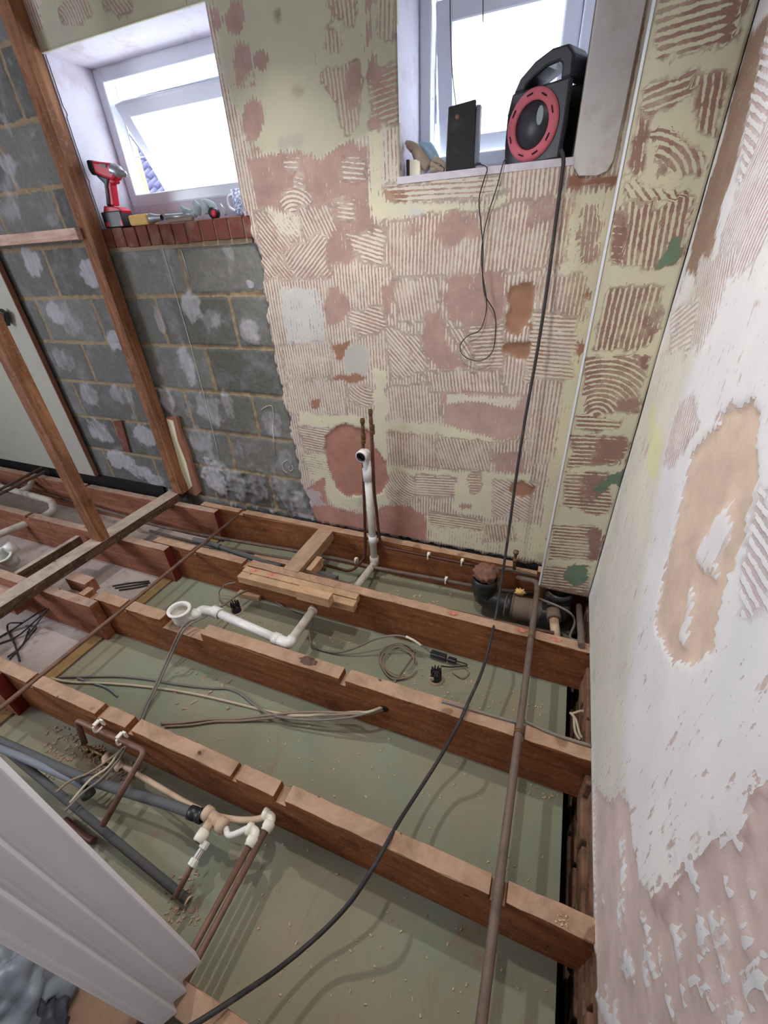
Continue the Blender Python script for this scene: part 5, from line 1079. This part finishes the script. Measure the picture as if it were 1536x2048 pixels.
m = MB(); m.tube([ony(440, 408, 1.715), ony(446, 416, 1.715), ony(452, 430, 1.715)], .005, 8, radii=[.004, .006, .005]); tag(m.build('key_bunch', M['steel']), 'small metal clip leaning beside the tape measure', 'metal clip')
a = ony(482, 432, 1.72); mg = empty('mug', (a.x + .0, 1.73, LZ), 'blue and white patterned mug half hidden by the torn plaster', 'mug')
m = MB(); m.lathe((-1.287, 1.725, LZ + .002), (0, 0, 1), [(0, 0), (.026, 0), (.031, .01), (.033, .05), (.033, .085), (.030, .085), (.029, .02), (0, .012)], 26); m.build('cup', M['mug'], mg)
m = MB(); m.tube([(-1.318, 1.72, LZ + .072), (-1.341, 1.717, LZ + .065), (-1.344, 1.717, LZ + .035), (-1.318, 1.72, LZ + .018)], .005, 8); m.build('handle', M['upvc'], mg)

# ================================================================== RIBBED PANEL, BOARD AND BAG
ys = [onx(0, py, -.53).y for py in (1510, 1540, 1665, 1690, 1760, 1785, 1862, 1885)]
xs = [-.536, -.512, -.530, -.510, -.526, -.508, -.524, -.516]
front = [(x, y) for x, y in zip(xs, ys)]
m = MB(); poly = [(x, y, .004) for x, y in front] + [(x - .022, y, .004) for x, y in front[::-1]]
m.prism(poly, (0, 0, 1.0)); tag(m.build('ribbed_panel', M['white_paint'], bevel=.003), 'white ribbed plastic panel standing upright at lower left', 'panel')
m = MB(); m.box(-1.6, -.57, -.75, -.01, .0, .018); tag(m.build('floor_sheet', M['osb'], bevel=.002), 'scuffed brown floor board below and left of the ribbed panel', 'floor board')
a = onz(25, 1985, .06); tag(blob((a.x, a.y, .08), .10, .09, .085, .32, 1.7, 48, 30, 9).build('rubble_bag', M['bag']), 'crumpled silver grey plastic bag in the bottom left corner', 'bag')
a = onz(70, 2040, .04); tag(blob((a.x + .01, a.y - .02, .05), .09, .06, .04, .35, 1.9, 40, 24, 2).build('rubble_bag', M['bag_dark']), 'dark crumpled bag at the very bottom left', 'bag')

# ================================================================== OUTSIDE AND DEBRIS
# neighbour's pitched roof seen through the left window
ridge = ony(228, 226, 9.0); eave = ony(330, 400, 6.2)
up = Vector((0, 9.0 - 6.2, ridge.z - eave.z)); LU = up.length; up.normalize(); rt = Vector((1, 0, 0)); nn = rt.cross(up).normalized()
m = MB(); rows = int(LU / .30) + 1; x_ = -12.0
while x_ < -4.0:
    for i in range(rows):
        p = Vector((x_, 6.2, eave.z)) + up * (i * .30) + nn * .02
        m.tube([p, p + up * .33 - nn * .03], .058, 8, curve=False)
    x_ += .17
m.prism([Vector((-12.2, 6.2, eave.z)), Vector((-4, 6.2, eave.z)), Vector((-4, 6.2, eave.z)) + up * (rows * .3), Vector((-12.2, 6.2, eave.z)) + up * (rows * .3)], nn * -.08)
rf = m.build('roof_tiles', M['roof_tile'])
hs = empty('neighbour_house', (-7.5, 7.5, -2), 'neighbouring tiled roof seen through the left window', 'house')
rf.location = rf.location - hs.location; rf.parent = hs
m = MB(); m.box(-12.0, -4.2, 6.5, 9.5, -3, eave.z - .05); m.build('house_wall', M['upvc'], hs)
chips = MB(); crumbs = MB()
def scatter(mb, px0, px1, py0, py1, n, z, s0, s1):
    for _ in range(n):
        p = onz(rng.uniform(px0, px1), rng.uniform(py0, py1), z)
        if not (-1.78 < p.x < .21): continue
        if z > -.01 and not (.395 < p.y < .430): continue
        if any(a - .0 < p.y < b for a, b in ((.38, .44), (.78, .85), (1.12, 1.27), (1.59, 1.66))) and z < -.1: continue
        mb.obox(p + Vector((0, 0, .002)), (rng.uniform(s0, s1), rng.uniform(s0, s1) * .45, .002), Euler((rng.uniform(-.4, .4), rng.uniform(-.4, .4), rng.uniform(0, 6))).to_matrix())
scatter(chips, 620, 760, 1240, 1290, 60, ZF, .004, .014); scatter(chips, 780, 1130, 1300, 1430, 110, ZF, .003, .012); scatter(chips, 760, 960, 1150, 1215, 30, ZF, .005, .018); scatter(chips, 400, 1100, 1350, 1600, 90, ZF, .003, .01)
scatter(chips, 500, 1100, 1650, 2040, 90, ZF, .003, .008); scatter(chips, 1050, 1130, 1540, 1600, 50, ZF, .003, .01); scatter(chips, 1110, 1170, 1830, 1880, 70, .0, .002, .007); scatter(chips, 420, 560, 1180, 1260, 50, ZF, .004, .012)
tag(chips.build('wood_shavings', M['chip']), 'pale wood chips and shavings scattered on the green boards', 'debris', kind='stuff')
scatter(crumbs, 90, 290, 1430, 1560, 260, ZF, .006, .02); scatter(crumbs, 330, 400, 1740, 1850, 60, ZF, .004, .014); scatter(crumbs, 450, 1100, 1230, 1440, 70, ZF, .003, .01); scatter(crumbs, 350, 460, 1330, 1420, 20, ZF, .01, .03)
tag(crumbs.build('plaster_debris', M['plaster_crumb']), 'brown plaster crumbs and dust lying in the near left bay', 'debris', kind='stuff')
